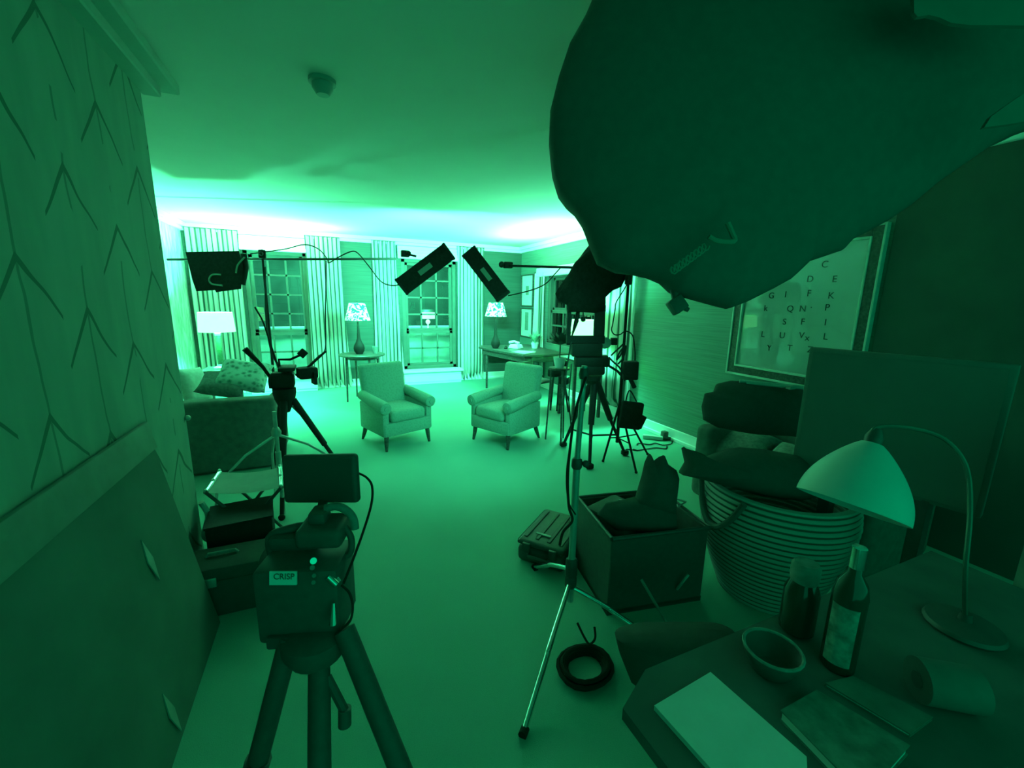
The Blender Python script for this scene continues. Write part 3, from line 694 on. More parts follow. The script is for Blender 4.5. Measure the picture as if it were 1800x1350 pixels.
# covered softbox hanging on the boom
T0 = 4.4
fl = [(326, 443), (420, 441), (428, 470), (424, 508), (392, 512), (380, 514), (378, 510), (345, 512), (338, 492)]
t = thing('softbox', 'small black covered softbox hanging on boom before the left curtain', 'softbox', atT(376, 510, T0))
fr_, bk_ = [atT(x, y, T0) for x, y in fl], []
cc = atT(378, 478, T0+0.32)
b = B(); V0 = [b.bm.verts.new(p) for p in fr_]; V1 = [b.bm.verts.new(cc+(p-atT(378, 478, T0))*0.6) for p in fr_]
b.bm.faces.new(V0); b.bm.faces.new(list(reversed(V1)))
for i in range(len(V0)): j = (i+1) % len(V0); b.bm.faces.new((V0[i], V1[i], V1[j], V0[j]))
obj('fabric_cover', b, DEEPF, t, smooth=False)
def stroke_px(pts, tt, r, m, parent, nm):
    obj(nm, B().tube(smooth_pts([atT(x, y, tt) for x, y in pts], 5), r, 8), m, parent)
MARK = mat('grey_mark', (0.16, 0.24, 0.20), 0.8, noise_amt=0.05)
stroke_px([(388, 483), (374, 483), (368, 490), (372, 499), (391, 502)], T0-0.006, 0.010, MARK, t, 'emblem')
stroke_px([(430, 452), (418, 466), (415, 480)], T0-0.004, 0.009, MARK, t, 'strap')
obj('mount_ring', B().tube([atT(428, 446, T0+0.02), atT(432, 470, T0+0.05), atT(426, 500, T0+0.08)], 0.03, 10), DEEPP, t)

def led_panel(label, pa, pb, half_px, tt, name='led_fixture'):
    A, Bp = atT(*pa, tt), atT(*pb, tt); ax = (Bp-A); L = ax.length
    vd = (-(A+Bp)/2+C0).normalized(); R = frame_rot(ax, vd)
    c = (A+Bp)/2; wd = 2*half_px/FPX*tt
    t = thing(name, label, 'light fixture', c, 0, 'black tube light fixtures hanging over the armchairs')
    obj('housing', B().box(c, (L, wd, 0.07), rot=R, bevel=0.012), DEEPF, t)
    obj('label_plate', B().box(c+vd*0.036, (L*0.25, wd*0.28, 0.004), rot=R), MARK, t)
    for s in (-1, 1): obj('end_cap', B().box(c+ax.normalized()*s*(L/2-0.01), (0.03, wd*1.06, 0.078), rot=R, bevel=0.008), DEEPP, t)
    dif = c-vd*0.04
    obj('diffuser', B().box(dif, (L*0.9, wd*0.8, 0.008), rot=R), WHITE, t)
    out = Vector((-vd.x*0.4, 1.0, 0.0)); l = area_light('led_light', dif-vd*0.02, dif+out+Vector((0, 0, 0.02)), L*0.8, wd*0.7, POWER['led'], spread=105)
    M = basis(t).inverted(); l.location = M @ l.location; l.parent = t
    return c
led_panel('black tube light sloping up to the right before the middle window', (705, 505), (790, 441), 16, 4.6)
led_panel('black tube light sloping down to the right above the desk lamp', (824, 442), (885, 522), 14, 4.6)
rp0, rp1 = atT(885, 466, 4.55), atT(1104, 476, 3.62)
UX, UY = 2.78, 3.25
t = thing('light_stand', 'tall black light stand with boom and battery, right of the camera', 'stand', (UX, UY, 0))
top = atT(1106, 478, 3.95); 
sx, sy = top.x, top.y
t.location = (sx, sy, 0)
obj('boom', B().tube([atT(888, 467, 4.55), atT(1000, 470, 4.3), top], 0.013, 10), DEEPM, t)
obj('pole', B().tube([(sx, sy, 0.2), (sx, sy, 1.1), (sx, sy, top.z+0.05)], [0.017, 0.015, 0.012], 10), DEEPM, t)
obj('end_knuckle', B().box(atT(893, 466, 4.55), (0.10, 0.06, 0.07), bevel=0.012).ball(atT(882, 465, 4.53), 0.035, n=12), DEEPM, t)
obj('boom_clamp', B().box(top+Vector((0, 0, -0.05)), (0.06, 0.05, 0.14), bevel=0.012), DEEPM, t)
for px, py in ((1118, 832), (1138, 800), (1060, 812)):
    e = atZ(px, py, 0.0); e.z = 0.012
    obj('leg', B().tube([(sx, sy, 0.62), e], 0.011, 8).ball(e, 0.015, n=10), DEEPM, t)
    obj('brace', B().tube([(sx, sy, 0.25), Vector((sx, sy, 0.62)).lerp(e, 0.6)], 0.007, 6), DEEPM, t)

def sway(label, pts, tt, r=0.006, name='cable', grp=None, m=RUBBER):
    P = [atT(p[0], p[1], p[2] if len(p) > 2 else tt) for p in pts]
    o = obj(name, B().tube(smooth_pts(P, 6), r, 6), m); tag(o, label, 'cable', grp); return o
sway('thin cable looping from the boom down to the left tube light', [(440, 446), (500, 438), (535, 430), (560, 438), (575, 455), (578, 462), (595, 452), (618, 442), (630, 446), (650, 470), (670, 495), (690, 502), (706, 499)], 4.5)
sway('thin cable hanging straight down along the second curtain', [(573, 458), (573, 500), (572, 560), (572, 612), (560, 626), (545, 640)], 4.45)
sway('thin cable swinging from the right boom to the tube light', [(893, 520), (915, 515), (940, 508), (960, 498), (975, 482), (985, 471)], 4.5)
sway('curly cable hanging beside the tall light stand', [(1104, 497), (1095, 512), (1083, 532), (1081, 545), (1077, 570), (1075, 580), (1080, 588), (1090, 588), (1100, 582), (1112, 590), (1116, 615), (1116, 640)], 3.85)

# ------------------------------------------------------------------ left video tripod with head
TT = 3.35
hc = atT(500, 690, TT)
t = thing('video_tripod', 'black video tripod with bare fluid head beside the left sofa', 'tripod', (hc.x, hc.y, 0))
obj('fluid_head', B().box(atT(497, 668, TT), (0.17, 0.14, 0.13), bevel=0.025, seg=3).box(atT(505, 647, TT), (0.12, 0.2, 0.03), bevel=0.008).lathe(atT(478, 672, TT), [(0.05, -0.02), (0.05, 0.02)], 18, Matrix.Rotation(PI/2, 3, 'Y')), DEEPP, t)
obj('bowl', B().lathe((hc.x, hc.y, hc.z), [(0.03, -0.16), (0.075, -0.05), (0.085, 0.0), (0.085, 0.035)], 24), DEEPM, t)
obj('mounting_plate', B().box(atT(540, 655, TT), (0.14, 0.12, 0.09), rot=0.3, bevel=0.015).box(atT(552, 664, TT), (0.02, 0.10, 0.10), rot=0.3), DEEPP, t)
obj('pan_handle', B().tube([atT(476, 665, TT), atT(462, 645, TT-0.05), atT(430, 613, TT-0.15)], [0.012, 0.014, 0.022], 10), RUBBER, t)
obj('second_handle', B().tube([atT(520, 660, TT), atT(548, 640, TT), atT(573, 617, TT)], [0.010, 0.009, 0.009], 8), DEEPM, t)
for (px, py, h_) in ((585, 800, 0.0), (478, 808, 0.0), (497, 838, 0.0)):
    f = atZ(px, py, 0.0)
    if px == 585: f = Vector((hc.x+0.48, hc.y-0.10, 0))
    if px == 478: f = Vector((hc.x-0.20, hc.y+0.42, 0))
    if px == 497: f = Vector((hc.x-0.04, hc.y-0.50, 0))
    a0 = Vector((hc.x, hc.y, hc.z-0.06))+((f-hc)*0.12); a0.z = hc.z-0.06
    mid = a0.lerp(f, 0.5)
    lg = obj('leg', B().tube([a0, mid], [0.028, 0.024], 10).tube([mid, f], [0.017, 0.015], 10), DEEPM, t)
    obj('foot', B().ball(f+Vector((0, 0, 0.02)), 0.024, n=12), RUBBER, lg)
obj('spreader', B().tube([(hc.x, hc.y, 0.30), (hc.x+0.2, hc.y-0.05, 0.27)], 0.008, 6).tube([(hc.x, hc.y, 0.30), (hc.x-0.09, hc.y+0.18, 0.27)], 0.008, 6).tube([(hc.x, hc.y, 0.30), (hc.x-0.03, hc.y-0.2, 0.27)], 0.008, 6), DEEPM, t)
# small monitor arm holding a black square
t = thing('articulated_arm', 'black articulated arm with small square head, over the left tripod', 'arm', atT(505, 650, TT))
obj('arm_bar', B().tube([atT(492, 648, TT), atT(490, 632, TT), atT(510, 632, TT), atT(528, 624, TT)], 0.010, 8), DEEPM, t)
obj('square_head', B().box(atT(532, 621, TT), (0.06, 0.03, 0.06), rot=frame_rot((1, 0, 1), (-1, 0, 1)), bevel=0.006), DEEPP, t)
sway('pair of dark cables dropping to the left tripod head', [(448, 540), (462, 565), (474, 600), (484, 630), (492, 655)], 3.5, 0.007)
sway('dark cord running down from boom to tripod head', [(466, 470, 4.45), (468, 560, 4.0), (478, 620, 3.6), (500, 656, 3.4)], 3.6, 0.009)

# grey light stand beside the sofa
q = atZ(492, 905, 0.0); gx, gy = -0.40, 3.30
t = thing('small_stand', 'pale steel stand with spread legs before the sofa', 'stand', (gx, gy, 0))
obj('pole', B().tube([(gx, gy, 0.0), (gx, gy, 0.80)], 0.014, 10).tube([(gx, gy, 0.3), (gx, gy, 0.5)], 0.02, 10), STEEL, t)
obj('collar', B().lathe((gx, gy, 0.62), [(0.03, 0), (0.034, 0.03), (0.02, 0.06)], 14), STEEL, t)
for a in (3.5, 0.2, 1.8):
    e = Vector((gx+0.38*math.cos(a), gy+0.38*math.sin(a), 0.36))
    obj('leg', B().tube([(gx, gy, 0.63), (gx+0.2*math.cos(a), gy+0.2*math.sin(a), 0.52), e, (e.x+0.05*math.cos(a), e.y+0.05*math.sin(a), 0.0)], 0.010, 8), STEEL, t)

# folding stool with a pale canvas seat
cs = [atZ(362, 866, 0.45), atZ(386, 830, 0.45), atZ(492, 822, 0.45), atZ(494, 857, 0.45)]
t = thing('folding_stool', 'folding stool with pale canvas seat beside the near left wall', 'stool', (-0.55, 2.95, 0))
rows = []
for i in range(9):
    v = i/8; a, d = cs[0].lerp(cs[1], v), cs[3].lerp(cs[2], v)
    rows.append([a.lerp(d, j/12)+Vector((0, 0, -0.02*math.sin(PI*j/12)+0.004*math.sin(9*v))) for j in range(13)])
b = B().sheet(rows); bmesh.ops.solidify(b.bm, geom=list(b.bm.faces), thickness=0.012); obj('canvas_seat', b, PAPER, t)
for a, d in ((cs[0], cs[1]), (cs[3], cs[2])):
    rl = obj('rail', B().tube([a+Vector((0, 0, 0.0)), d], 0.014, 10), CHROME, t)
    for p in (a, a.lerp(d, 0.5), d): obj('rivet', B().ball(p+Vector((0, 0, 0.014)), 0.010, n=10), CHROME, rl)
for s, (a, d) in enumerate(((cs[0], cs[3]), (cs[3], cs[0]), (cs[1], cs[2]), (cs[2], cs[1]))):
    e = a.lerp(d, 0.95); e.z = 0.0
    obj('leg', B().tube([a, e], 0.010, 8), BLKMT, t)
c = atZ(430, 960, 0.0)
t = thing('cardboard_box', 'dark square box standing under the canvas stool', 'box', (-0.55, 2.72, 0), 0.1)
obj('carton', B().box((-0.55, 2.72, 0.17), (0.32, 0.28, 0.34), rot=0.1, bevel=0.008), DEEPP, t); obj('lid', B().box((-0.55, 2.72, 0.345), (0.33, 0.29, 0.012), rot=0.1), DEEPP, t)
q = atX(348, 930, XP+0.03)
t = thing('cable_bundle', 'pale coiled cord hanging low at the near left wall end', 'cable', (XP+0.03, YP-0.05, 0.0))
b = B().tube(smooth_pts([(XP+0.03, YP-0.05, 0.42), (XP+0.05, YP-0.03, 0.32), (XP+0.03, YP-0.07, 0.22), (XP+0.05, YP-0.03, 0.14), (XP+0.04, YP-0.05, 0.02)], 6), 0.016, 8); obj('cord', b, PALE, t)
t = thing('flight_trunk', 'black trunk with metal corners on the floor between leaning panel and stool', 'trunk', (-0.475, 2.385, 0))
obj('trunk_body', B().box((-0.475, 2.385, 0.10), (0.50, 0.22, 0.20), bevel=0.012), MIDBLK, t); obj('lid', B().box((-0.475, 2.385, 0.235), (0.51, 0.23, 0.07), bevel=0.012), MIDBLK, t)
for px_ in (-0.62, -0.33): obj('latch', B().box((px_, 2.268, 0.20), (0.05, 0.012, 0.05), bevel=0.004), STEEL, t)
for px_ in (-0.725, -0.225): obj('corner', B().ball((px_, 2.275, 0.265), 0.014, n=10), CHROME, t)
obj('handle', B().tube([(-0.66, 2.40, 0.27), (-0.65, 2.40, 0.285), (-0.53, 2.40, 0.285), (-0.52, 2.40, 0.27)], 0.009, 8), GREYF, t)
# a small knob on the wall end
q = atX(322, 738, XP)
tag(obj('coat_hook', B().ball((XP+0.012, YP-0.012, q.z), 0.016, n=12).tube([(XP, YP-0.012, q.z), (XP+0.012, YP-0.012, q.z)], 0.008, 8), STEEL), 'small metal knob on the edge of the near left wall', 'knob')

# ------------------------------------------------------------------ foreground camera rig on tripod
RT = 1.15
def P(px, py, t=RT): return atT(px, py, t)
VR = frame_rot(_r, _u)          # a box aligned with how the rig stands: turned and tipped
RIGR = Matrix.Rotation(-0.32, 3, 'Z')
t = thing('camera_rig', 'large black film camera on tripod in the left foreground', 'camera', (P(555, 1110).x, P(555, 1110).y, 0))
c = P(542, 1035); obj('body', B().box(c, (0.21, 0.15, 0.21), rot=RIGR, bevel=0.012), BLKPL, t)
obj('lens_barrel', B().tube([P(515, 1000, RT+0.05), P(495, 985, RT+0.22)], [0.055, 0.065], 24), BLKPL, t)
obj('top_handle', B().tube(smooth_pts([P(478, 975), P(475, 945), P(500, 932), P(540, 925), P(560, 935)], 5), 0.012, 10), BLKPL, t)
obj('handle_grip', B().box(P(520, 950), (0.13, 0.05, 0.045), rot=RIGR, bevel=0.015), BLKPL, t)
obj('viewfinder', B().box(P(570, 932), (0.12, 0.11, 0.055), rot=RIGR, bevel=0.015, seg=3), BLKPL, t)
obj('viewfinder_arm', B().box(P(562, 905), (0.045, 0.06, 0.035), rot=RIGR, bevel=0.008), BLKPL, t)
obj('headband', B().tube(smooth_pts([P(572, 893), P(592, 890), P(610, 898), P(621, 912), P(624, 930)], 6), 0.011, 10), GREYF, t)
obj('hand_grip', B().tube(smooth_pts([P(606, 925), P(617, 945), P(617, 968), P(607, 978), P(592, 974)], 5), 0.009, 10), BLKPL, t)
lb = obj('label_plate', B().box(P(498, 1016, RT-0.105), (0.068, 0.004, 0.034), rot=frame_rot(_r, _u)), mat('label_stock', (0.75, 0.82, 0.78), 0.7, noise_amt=0.03), t, smooth=False)
def text_on(body, c, xa, ya, size, m, parent, nm='lettering'):
    cu = bpy.data.curves.new('glyph', 'FONT'); cu.body = body; cu.size = size; cu.align_x = 'CENTER'; cu.align_y = 'CENTER'; cu.extrude = 0.0005
    fo = bpy.data.objects.new('glyph', cu); S.collection.objects.link(fo); bpy.context.view_layer.update()
    me = bpy.data.meshes.new_from_object(fo.evaluated_get(bpy.context.evaluated_depsgraph_get()))
    xa = Vector(xa).normalized(); ya = Vector(ya); ya = (ya-xa*ya.dot(xa)).normalized(); za = xa.cross(ya)
    M = Matrix((xa, ya, za)).transposed().to_4x4(); M.translation = c
    me.transform(M); b = B(); b.bm.from_mesh(me); bpy.data.objects.remove(fo); bpy.data.curves.remove(cu); bpy.data.meshes.remove(me)
    return obj(nm, b, m, parent, smooth=False)
text_on('CRISP', P(499, 1014, RT-0.1085), _r, _u, 0.021, INK, lb)
for (px, py, r_) in ((551, 986, 0.008), (549, 998, 0.006), (552, 1012, 0.005), (551, 1024, 0.005)):
    obj('connector', B().tube([P(px, py, RT-0.10), P(px, py, RT-0.115)], r_, 12), CHROME if py == 986 else GREYF, t)
obj('plug', B().tube([P(577, 1014, RT-0.08), P(592, 1028, RT-0.08)], 0.009, 12).tube([P(586, 1012, RT-0.07), P(598, 1022, RT-0.07)], 0.005, 8), CHROME, t)
obj('baseplate', B().box(P(545, 1095), (0.17, 0.14, 0.035), rot=RIGR, bevel=0.006), BLKMT, t)
obj('clamp_lever', B().tube([P(586, 1060, RT-0.08), P(585, 1098, RT-0.08)], [0.004, 0.009], 8), CHROME, t)
ap = P(555, 1118, 1.12)
obj('tripod_head', B().lathe(ap, [(0.07, -0.05), (0.085, -0.02), (0.085, 0.015), (0.06, 0.03)], 24), BLKPL, t)
for (a0, a1) in (((512, 1128), (450, 1350)), ((562, 1145), (562, 1350)), ((606, 1118), (702, 1350))):
    A = atT(*a0, 1.10); 
    if a1[0] == 562:
        A = atT(*a0, 1.12); E = atT(562, 1350, 0.99)
    elif a1[0] == 450: E = atT(450, 1350, 1.10)
    else: E = atT(702, 1350, 1.02)
    k = A.z/(A.z-E.z); F = A+(E-A)*k
    m1, m2 = A.lerp(F, 0.45), A.lerp(F, 0.47)
    lg = obj('leg', B().tube([A+Vector((0, 0, 0.02)), m1], [0.027, 0.026], 12).tube([m2, F], [0.020, 0.018], 12), BLKPL, t)
    obj('lock', B().tube([A.lerp(F, 0.43), A.lerp(F, 0.50)], 0.032, 12), BLKMT, lg)
obj('spreader_knob', B().tube([atT(606, 1245, 1.06), atT(606, 1275, 1.06)], 0.016, 14).tube([atT(575, 1190, 1.08), atT(606, 1250, 1.06)], 0.012, 8), BLKPL, t)
# field monitor above it
mc = (atT(503, 800, 1.30)+atT(632, 798, 1.28)+atT(628, 882, 1.26)+atT(498, 883, 1.28))/4
mx = (atT(632, 798, 1.27)-atT(503, 800, 1.30)); MR = frame_rot(mx, _u+_f*-0.05)
t = thing('field_monitor', 'black field monitor on an arm above the foreground camera', 'monitor', atT(566, 890, 1.28))
obj('casing', B().box(mc, (0.242, 0.03, 0.150), rot=MR, bevel=0.012, seg=3), BLKPL, t)
nrm = MR @ Vector((0, -1, 0))
obj('screen', B().box(mc+nrm*0.0155, (0.215, 0.002, 0.124), rot=MR), SCREEN, t)
obj('arm', B().tube([mc+MR @ Vector((0.0, 0, -0.074)), atT(567, 905, 1.22), atT(566, 925, 1.17)], [0.014, 0.016, 0.018], 10), BLKMT, t)
sway('thin cable curving from the field monitor to the camera', [(631, 832, 1.28), (645, 840, 1.27), (654, 855, 1.26), (653, 885, 1.24), (640, 930, 1.2), (620, 985, 1.14), (604, 1025, 1.08)], 1.2, 0.0035)
sway('short cable looping below the camera plug', [(600, 1028, 1.08), (614, 1042, 1.08), (620, 1065, 1.08), (616, 1090, 1.08), (602, 1104, 1.08)], 1.08, 0.0035)

# ------------------------------------------------------------------ interview camera on its tripod
CX, CY = 2.45, 3.48
k = ray(1038, 640); tcam = (CX*_f.x+CY*_f.y+(1.2-H)*_f.z)
def Q(px, py, dt=0.0): return atT(px, py, tcam+dt)
hd = Q(1040, 662)
t = thing('interview_camera', 'dark camera on tripod before the lit drum lamp', 'camera', (hd.x, hd.y, 0))
CR = frame_rot(_r, (0, 0, 1))
obj('body', B().box(Q(1030, 614), (0.30, 0.18, 0.13), rot=CR, bevel=0.015), DEEPP, t)
fb = B()
for (x0, y0, x1, y1) in ((996, 545, 1003, 606), (1044, 548, 1062, 606), (996, 590, 1062, 604), (996, 536, 1064, 548)):
    fb.box((Q(x0, y0)+Q(x1, y1))/2, ((x1-x0)/FPX*tcam, 0.06, (y1-y0)/FPX*tcam), rot=CR, bevel=0.004, seg=1)
obj('cage', fb, DEEPP, t)
obj('microphone', B().ball(Q(1025, 561), 0.028, n=14).tube([Q(1025, 548), Q(1025, 556)], 0.006, 8), RUBBER, t)
obj('focus_handle', B().tube([Q(1016, 548), Q(1013, 565), Q(1005, 592)], [0.02, 0.024, 0.006], 8), RUBBER, t)
obj('follow_focus', B().lathe(Q(1064, 603), [(0.055, -0.02), (0.055, 0.02)], 24, frame_rot(_r, _f).transposed().inverted()), mat('grey_plastic', (0.12, 0.2, 0.16), 0.5), t)
obj('side_box', B().box(Q(1079, 600), (0.06, 0.06, 0.07), rot=CR, bevel=0.006), DEEPP, t)
obj('rail_plate', B().box(Q(1040, 635), (0.34, 0.16, 0.10), rot=CR, bevel=0.02).box(Q(1060, 628), (0.08, 0.1, 0.04), rot=CR), DEEPP, t)
obj('fluid_head', B().box(Q(1042, 650), (0.22, 0.14, 0.09), rot=CR, bevel=0.02).lathe(Q(1040, 664), [(0.05, -0.06), (0.09, -0.02), (0.09, 0.02)], 20), DEEPP, t)
obj('pan_handle', B().tube([Q(1065, 640), Q(1085, 652), Q(1100, 668)], [0.012, 0.012, 0.016], 8), RUBBER, t)
hd = Q(1042, 665)
for px, py in ((990, 785), (1036, 824), (1098, 800)):
    f = atZ(px, py, 0.0); a0 = hd+(f-hd)*0.06; a0.z = hd.z-0.03; mid = a0.lerp(f, 0.5)
    lg = obj('leg', B().tube([a0+Vector((0.02, 0, 0)), mid], [0.036, 0.030], 10).tube([mid, f+Vector((0, 0, 0.02))], [0.018, 0.016], 8), DEEPM, t)
    obj('foot', B().box(f+Vector((0, 0, 0.03)), (0.07, 0.06, 0.05), bevel=0.012), RUBBER, lg)
m0 = [hd.lerp(atZ(px, py, 0), 0.72) for px, py in ((990, 785), (1036, 824), (1098, 800))]; cm = (m0[0]+m0[1]+m0[2])/3
sb = B()
for p in m0: sb.tube([p, cm], 0.010, 6)
obj('spreader', sb, DEEPM, t)
# black hood cloth above the camera
def pillow(outline, ctr, tt, fr, bk, m, name, parent=None, seed=1, amt=0.02, rings=10, sub=4):
    """a stuffed fabric body whose silhouette follows the outline, with its own depth"""
    P_ = [Vector((x, y, 0)) for x, y in outline]; closed = P_+[P_[0]]
    dense = []
    for a, b_ in zip(closed, closed[1:]):
        for j in range(sub): dense.append(a.lerp(b_, j/sub))
    b = B(); n = len(dense); cV = Vector((ctr[0], ctr[1], 0))
    def ringat(s_, sgn):
        dep = tt - (fr if sgn > 0 else -bk)*math.sqrt(max(0, 1-s_*s_))
        out = []
        for p in dense:
            q = cV.lerp(p, s_); base = atT(q.x, q.y, tt)
            out.append(base + _f*(dep-tt))
        return out
    rr = [math.sin(PI/2*(1-i/rings)) for i in range(rings)]
    F = [[b.bm.verts.new(p) for p in ringat(s_, 1)] for s_ in rr]
    K = [F[0]]+[[b.bm.verts.new(p) for p in ringat(s_, -1)] for s_ in rr[1:]]
    for R_ in (F, K):
        for a, c_ in zip(R_, R_[1:]):
            for i in range(n): j = (i+1) % n; b.bm.faces.new((a[i], a[j], c_[j], c_[i]))
        e = atT(ctr[0], ctr[1], tt)+_f*(-fr if R_ is F else bk); ev = b.bm.verts.new(e)
        for i in range(n): b.bm.faces.new((R_[-1][i], R_[-1][(i+1) % n], ev))
    inner = set(v for R_ in (F, K) for r_ in R_[1:] for v in r_)
    for v in inner: v.co += noise.noise_vector(v.co*4.0+Vector((seed, seed*2, 0)))*amt
    return obj(name, b, m, parent, angle=70)
hood = [(1040, 425), (1028, 440), (1012, 462), (1000, 480), (986, 500), (976, 516), (980, 528), (996, 536), (1000, 548), (1046, 550), (1062, 545), (1065, 522), (1080, 508), (1093, 502), (1100, 488), (1114, 480), (1120, 440), (1090, 420), (1060, 418)]
o = pillow(hood, (1048, 478), tcam-0.1, 0.16, 0.16, DEEPF, 'camera_hood', seed=3, amt=0.03)
tag(o, 'black cloth hood bunched over the interview camera', 'hood')
# monitor arm cables and battery on the tall stand
bx = atT(1108, 651, 3.80)
t = thing('battery_pack', 'black battery block strapped to the tall light stand', 'battery', bx-Vector((0, 0, 0.08)))
obj('case', B().box(bx, (0.13, 0.09, 0.17), rot=CR, bevel=0.012), DEEPP, t)
obj('grip', B().tube([bx+Vector((0.0, 0, -0.07)), bx+_r*0.05+Vector((0, 0, -0.16))], 0.020, 10), DEEPP, t)
fx = atT(1109, 730, 3.65)
t = thing('accessory_bag', 'black bag hanging low on the tall light stand', 'bag', fx-Vector((0, 0, 0.13)))
obj('pouch', B().box(fx, (0.19, 0.06, 0.24), rot=frame_rot(_r+Vector((0, 0, -0.12)), (0.1, 0, 1)), bevel=0.015).box(fx+_r*0.07-Vector((0, 0, 0.05)), (0.1, 0.05, 0.12), rot=frame_rot(_r+Vector((0, 0, -0.5)), (0.5, 0, 1)), bevel=0.01), DEEPF, t)
obj('strap', B().tube(smooth_pts([fx+Vector((-0.07, 0, 0.11)), fx+Vector((-0.02, 0.02, 0.22)), fx+Vector((0.05, 0, 0.12))], 5), 0.006, 6), DEEPF, t)
rng = random.Random(9)
for i, lab in enumerate(('cable loops bunched at the right of the interview camera', 'cord sagging from interview camera to battery block', 'thin cord dropping left of the interview camera')):
    if i == 0: pts = [(1074, 625), (1088, 612), (1098, 604), (1092, 622), (1084, 632), (1090, 618), (1100, 608), (1096, 628), (1086, 640)]
    elif i == 1: pts = [(1070, 628), (1078, 636), (1088, 645), (1095, 655), (1102, 662)]
    else: pts = [(1004, 600), (1000, 625), (996, 650), (994, 680), (1000, 705)]
    sway(lab, pts, 3.75, 0.008)
# cluttered floor stand behind the armchair: bag of black things left of the C-stand
t = thing('gear_trolley', 'cluttered black gear stand between right armchair and tripod', 'stand', (3.05, 5.35, 0))
for k, (px, py) in enumerate(((985, 640), (975, 655), (992, 668))):
    c = atT(px, py, 5.35); obj('gear', B().box(c, (0.16, 0.12, 0.10), rot=0.4*k, bevel=0.02), DEEPP, t)
for px0, py0, px1, py1 in ((974, 650, 968, 716), (984, 650, 979, 722), (990, 660, 999, 724), (995, 645, 990, 712)):
    a = atT(px0, py0, 5.35); e = atZ(px1, py1, 0.0); obj('leg', B().tube([a, e], 0.014, 8), DEEPM, t)
c = atT(985, 606, 4.7)
b = B(); rng = random.Random(12)
for k in range(60):
    a = rng.uniform(0, 2*PI); l = rng.uniform(0.08, 0.22); tl = rng.uniform(0.3, 1.6); d = Vector((math.cos(a)*tl, math.sin(a)*tl, rng.uniform(0.1, 1))).normalized(); s = Vector((-math.sin(a), math.cos(a), 0))
    b.bm.faces.new([b.bm.verts.new(v) for v in (c, c+d*l*0.6+s*0.03, c+d*l, c+d*l*0.6-s*0.03)])
t = thing('potted_plant', 'dark bushy plant between desk and interview camera', 'plant', (c.x, c.y, DZ-0.2))
obj('leaves', b, mat('dark_leaf', (0.05, 0.09, 0.07), 0.7), t)
obj('stem', B().tube([c-Vector((0, 0, 0.16)), c], 0.008, 6), WOOD, t); obj('pot', B().lathe(c-Vector((0, 0, 0.26)), [(0.05, 0), (0.075, 0.12), (0.065, 0.12), (0.06, 0.10), (0, 0.10)], 18), WHITE, t)
pz = c.z-0.26
t = thing('plant_stand', 'slim dark stand carrying the bushy plant', 'stand', (c.x, c.y, 0))
obj('top', B().lathe((c.x, c.y, pz-0.02), [(0.12, 0), (0.12, 0.02)], 20), WOOD, t)
for k in range(3):
    a = 2*PI*k/3+0.4; obj('leg', B().tube([(c.x+0.09*math.cos(a), c.y+0.09*math.sin(a), pz-0.02), (c.x+0.13*math.cos(a), c.y+0.13*math.sin(a), 0)], 0.010, 8), WOOD, t)

# chrome C-stand in the foreground
hx, hy = 1.045, 1.60
t = thing('c_stand', 'chrome stand with bent legs in the middle foreground', 'stand', (hx, hy, 0))
zt_ = atY(1023, 640, hy+0.05)
obj('pole', B().tube([(hx, hy, 0.10), (hx, hy, 0.85)], 0.0175, 14).tube([(hx, hy, 0.85), (hx+0.015, hy, zt_.z)], 0.0135, 14), STEEL, t)
obj('collar', B().lathe((hx, hy, 0.82), [(0.022, 0), (0.026, 0.01), (0.026, 0.04), (0.02, 0.05)], 16), BLKMT, t)
obj('top_collar', B().lathe((hx+0.012, hy, zt_.z-0.06), [(0.02, 0), (0.024, 0.02), (0.018, 0.05)], 14), BLKMT, t)
obj('knob', B().ball((hx+0.03, hy-0.03, 0.85), 0.018, n=10), BLKMT, t)
for tgt, zt2 in (((920, 1293), 0.20), ((940, 1000), 0.26), ((1125, 1112), 0.17)):
    e = atZ(*tgt, 0.0); e.z = 0.012; hh = Vector((hx, hy, zt2)); d = e-hh; d.z = 0
    a = hh+d*0.08; m_ = hh+d*0.60; m_.z = 0.14; 
    lg = obj('leg', B().tube(smooth_pts([hh, a, Vector((hx, hy, 0))+d*0.52+Vector((0, 0, zt2*0.62)), Vector((hx, hy, 0))+d*0.60+Vector((0, 0, zt2*0.52)), e], 5), 0.0125, 12), CHROME, t)
    obj('foot', B().tube([e-d.normalized()*0.02, e+d.normalized()*0.012], 0.017, 12), RUBBER, lg)
obj('hub', B().lathe((hx, hy, 0.18), [(0.024, 0), (0.03, 0.01), (0.03, 0.05), (0.024, 0.06), (0.03, 0.07), (0.03, 0.15), (0.022, 0.16)], 18), BLKMT, t)
sway('cable running down along the chrome stand', [(1030, 662, 1.9), (1012, 720, 1.88), (1003, 780, 1.86), (998, 840, 1.85), (1000, 890, 1.84), (1006, 915, 1.84), (990, 935, 1.86), (984, 958, 1.88)], 1.85, 0.006)
sway('second thin cable dropping left of the chrome stand', [(1005, 640, 2.6), (1000, 700, 2.4), (1004, 760, 2.1), (996, 830, 1.95), (999, 880, 1.9), (1012, 905, 1.88)], 1.85, 0.004)
sway('looped cord hanging below the chrome stand hub', [(1015, 1095, 1.9), (1026, 1118, 1.86), (1036, 1132, 1.85), (1046, 1122, 1.85), (1045, 1102, 1.88)], 1.85, 0.005)

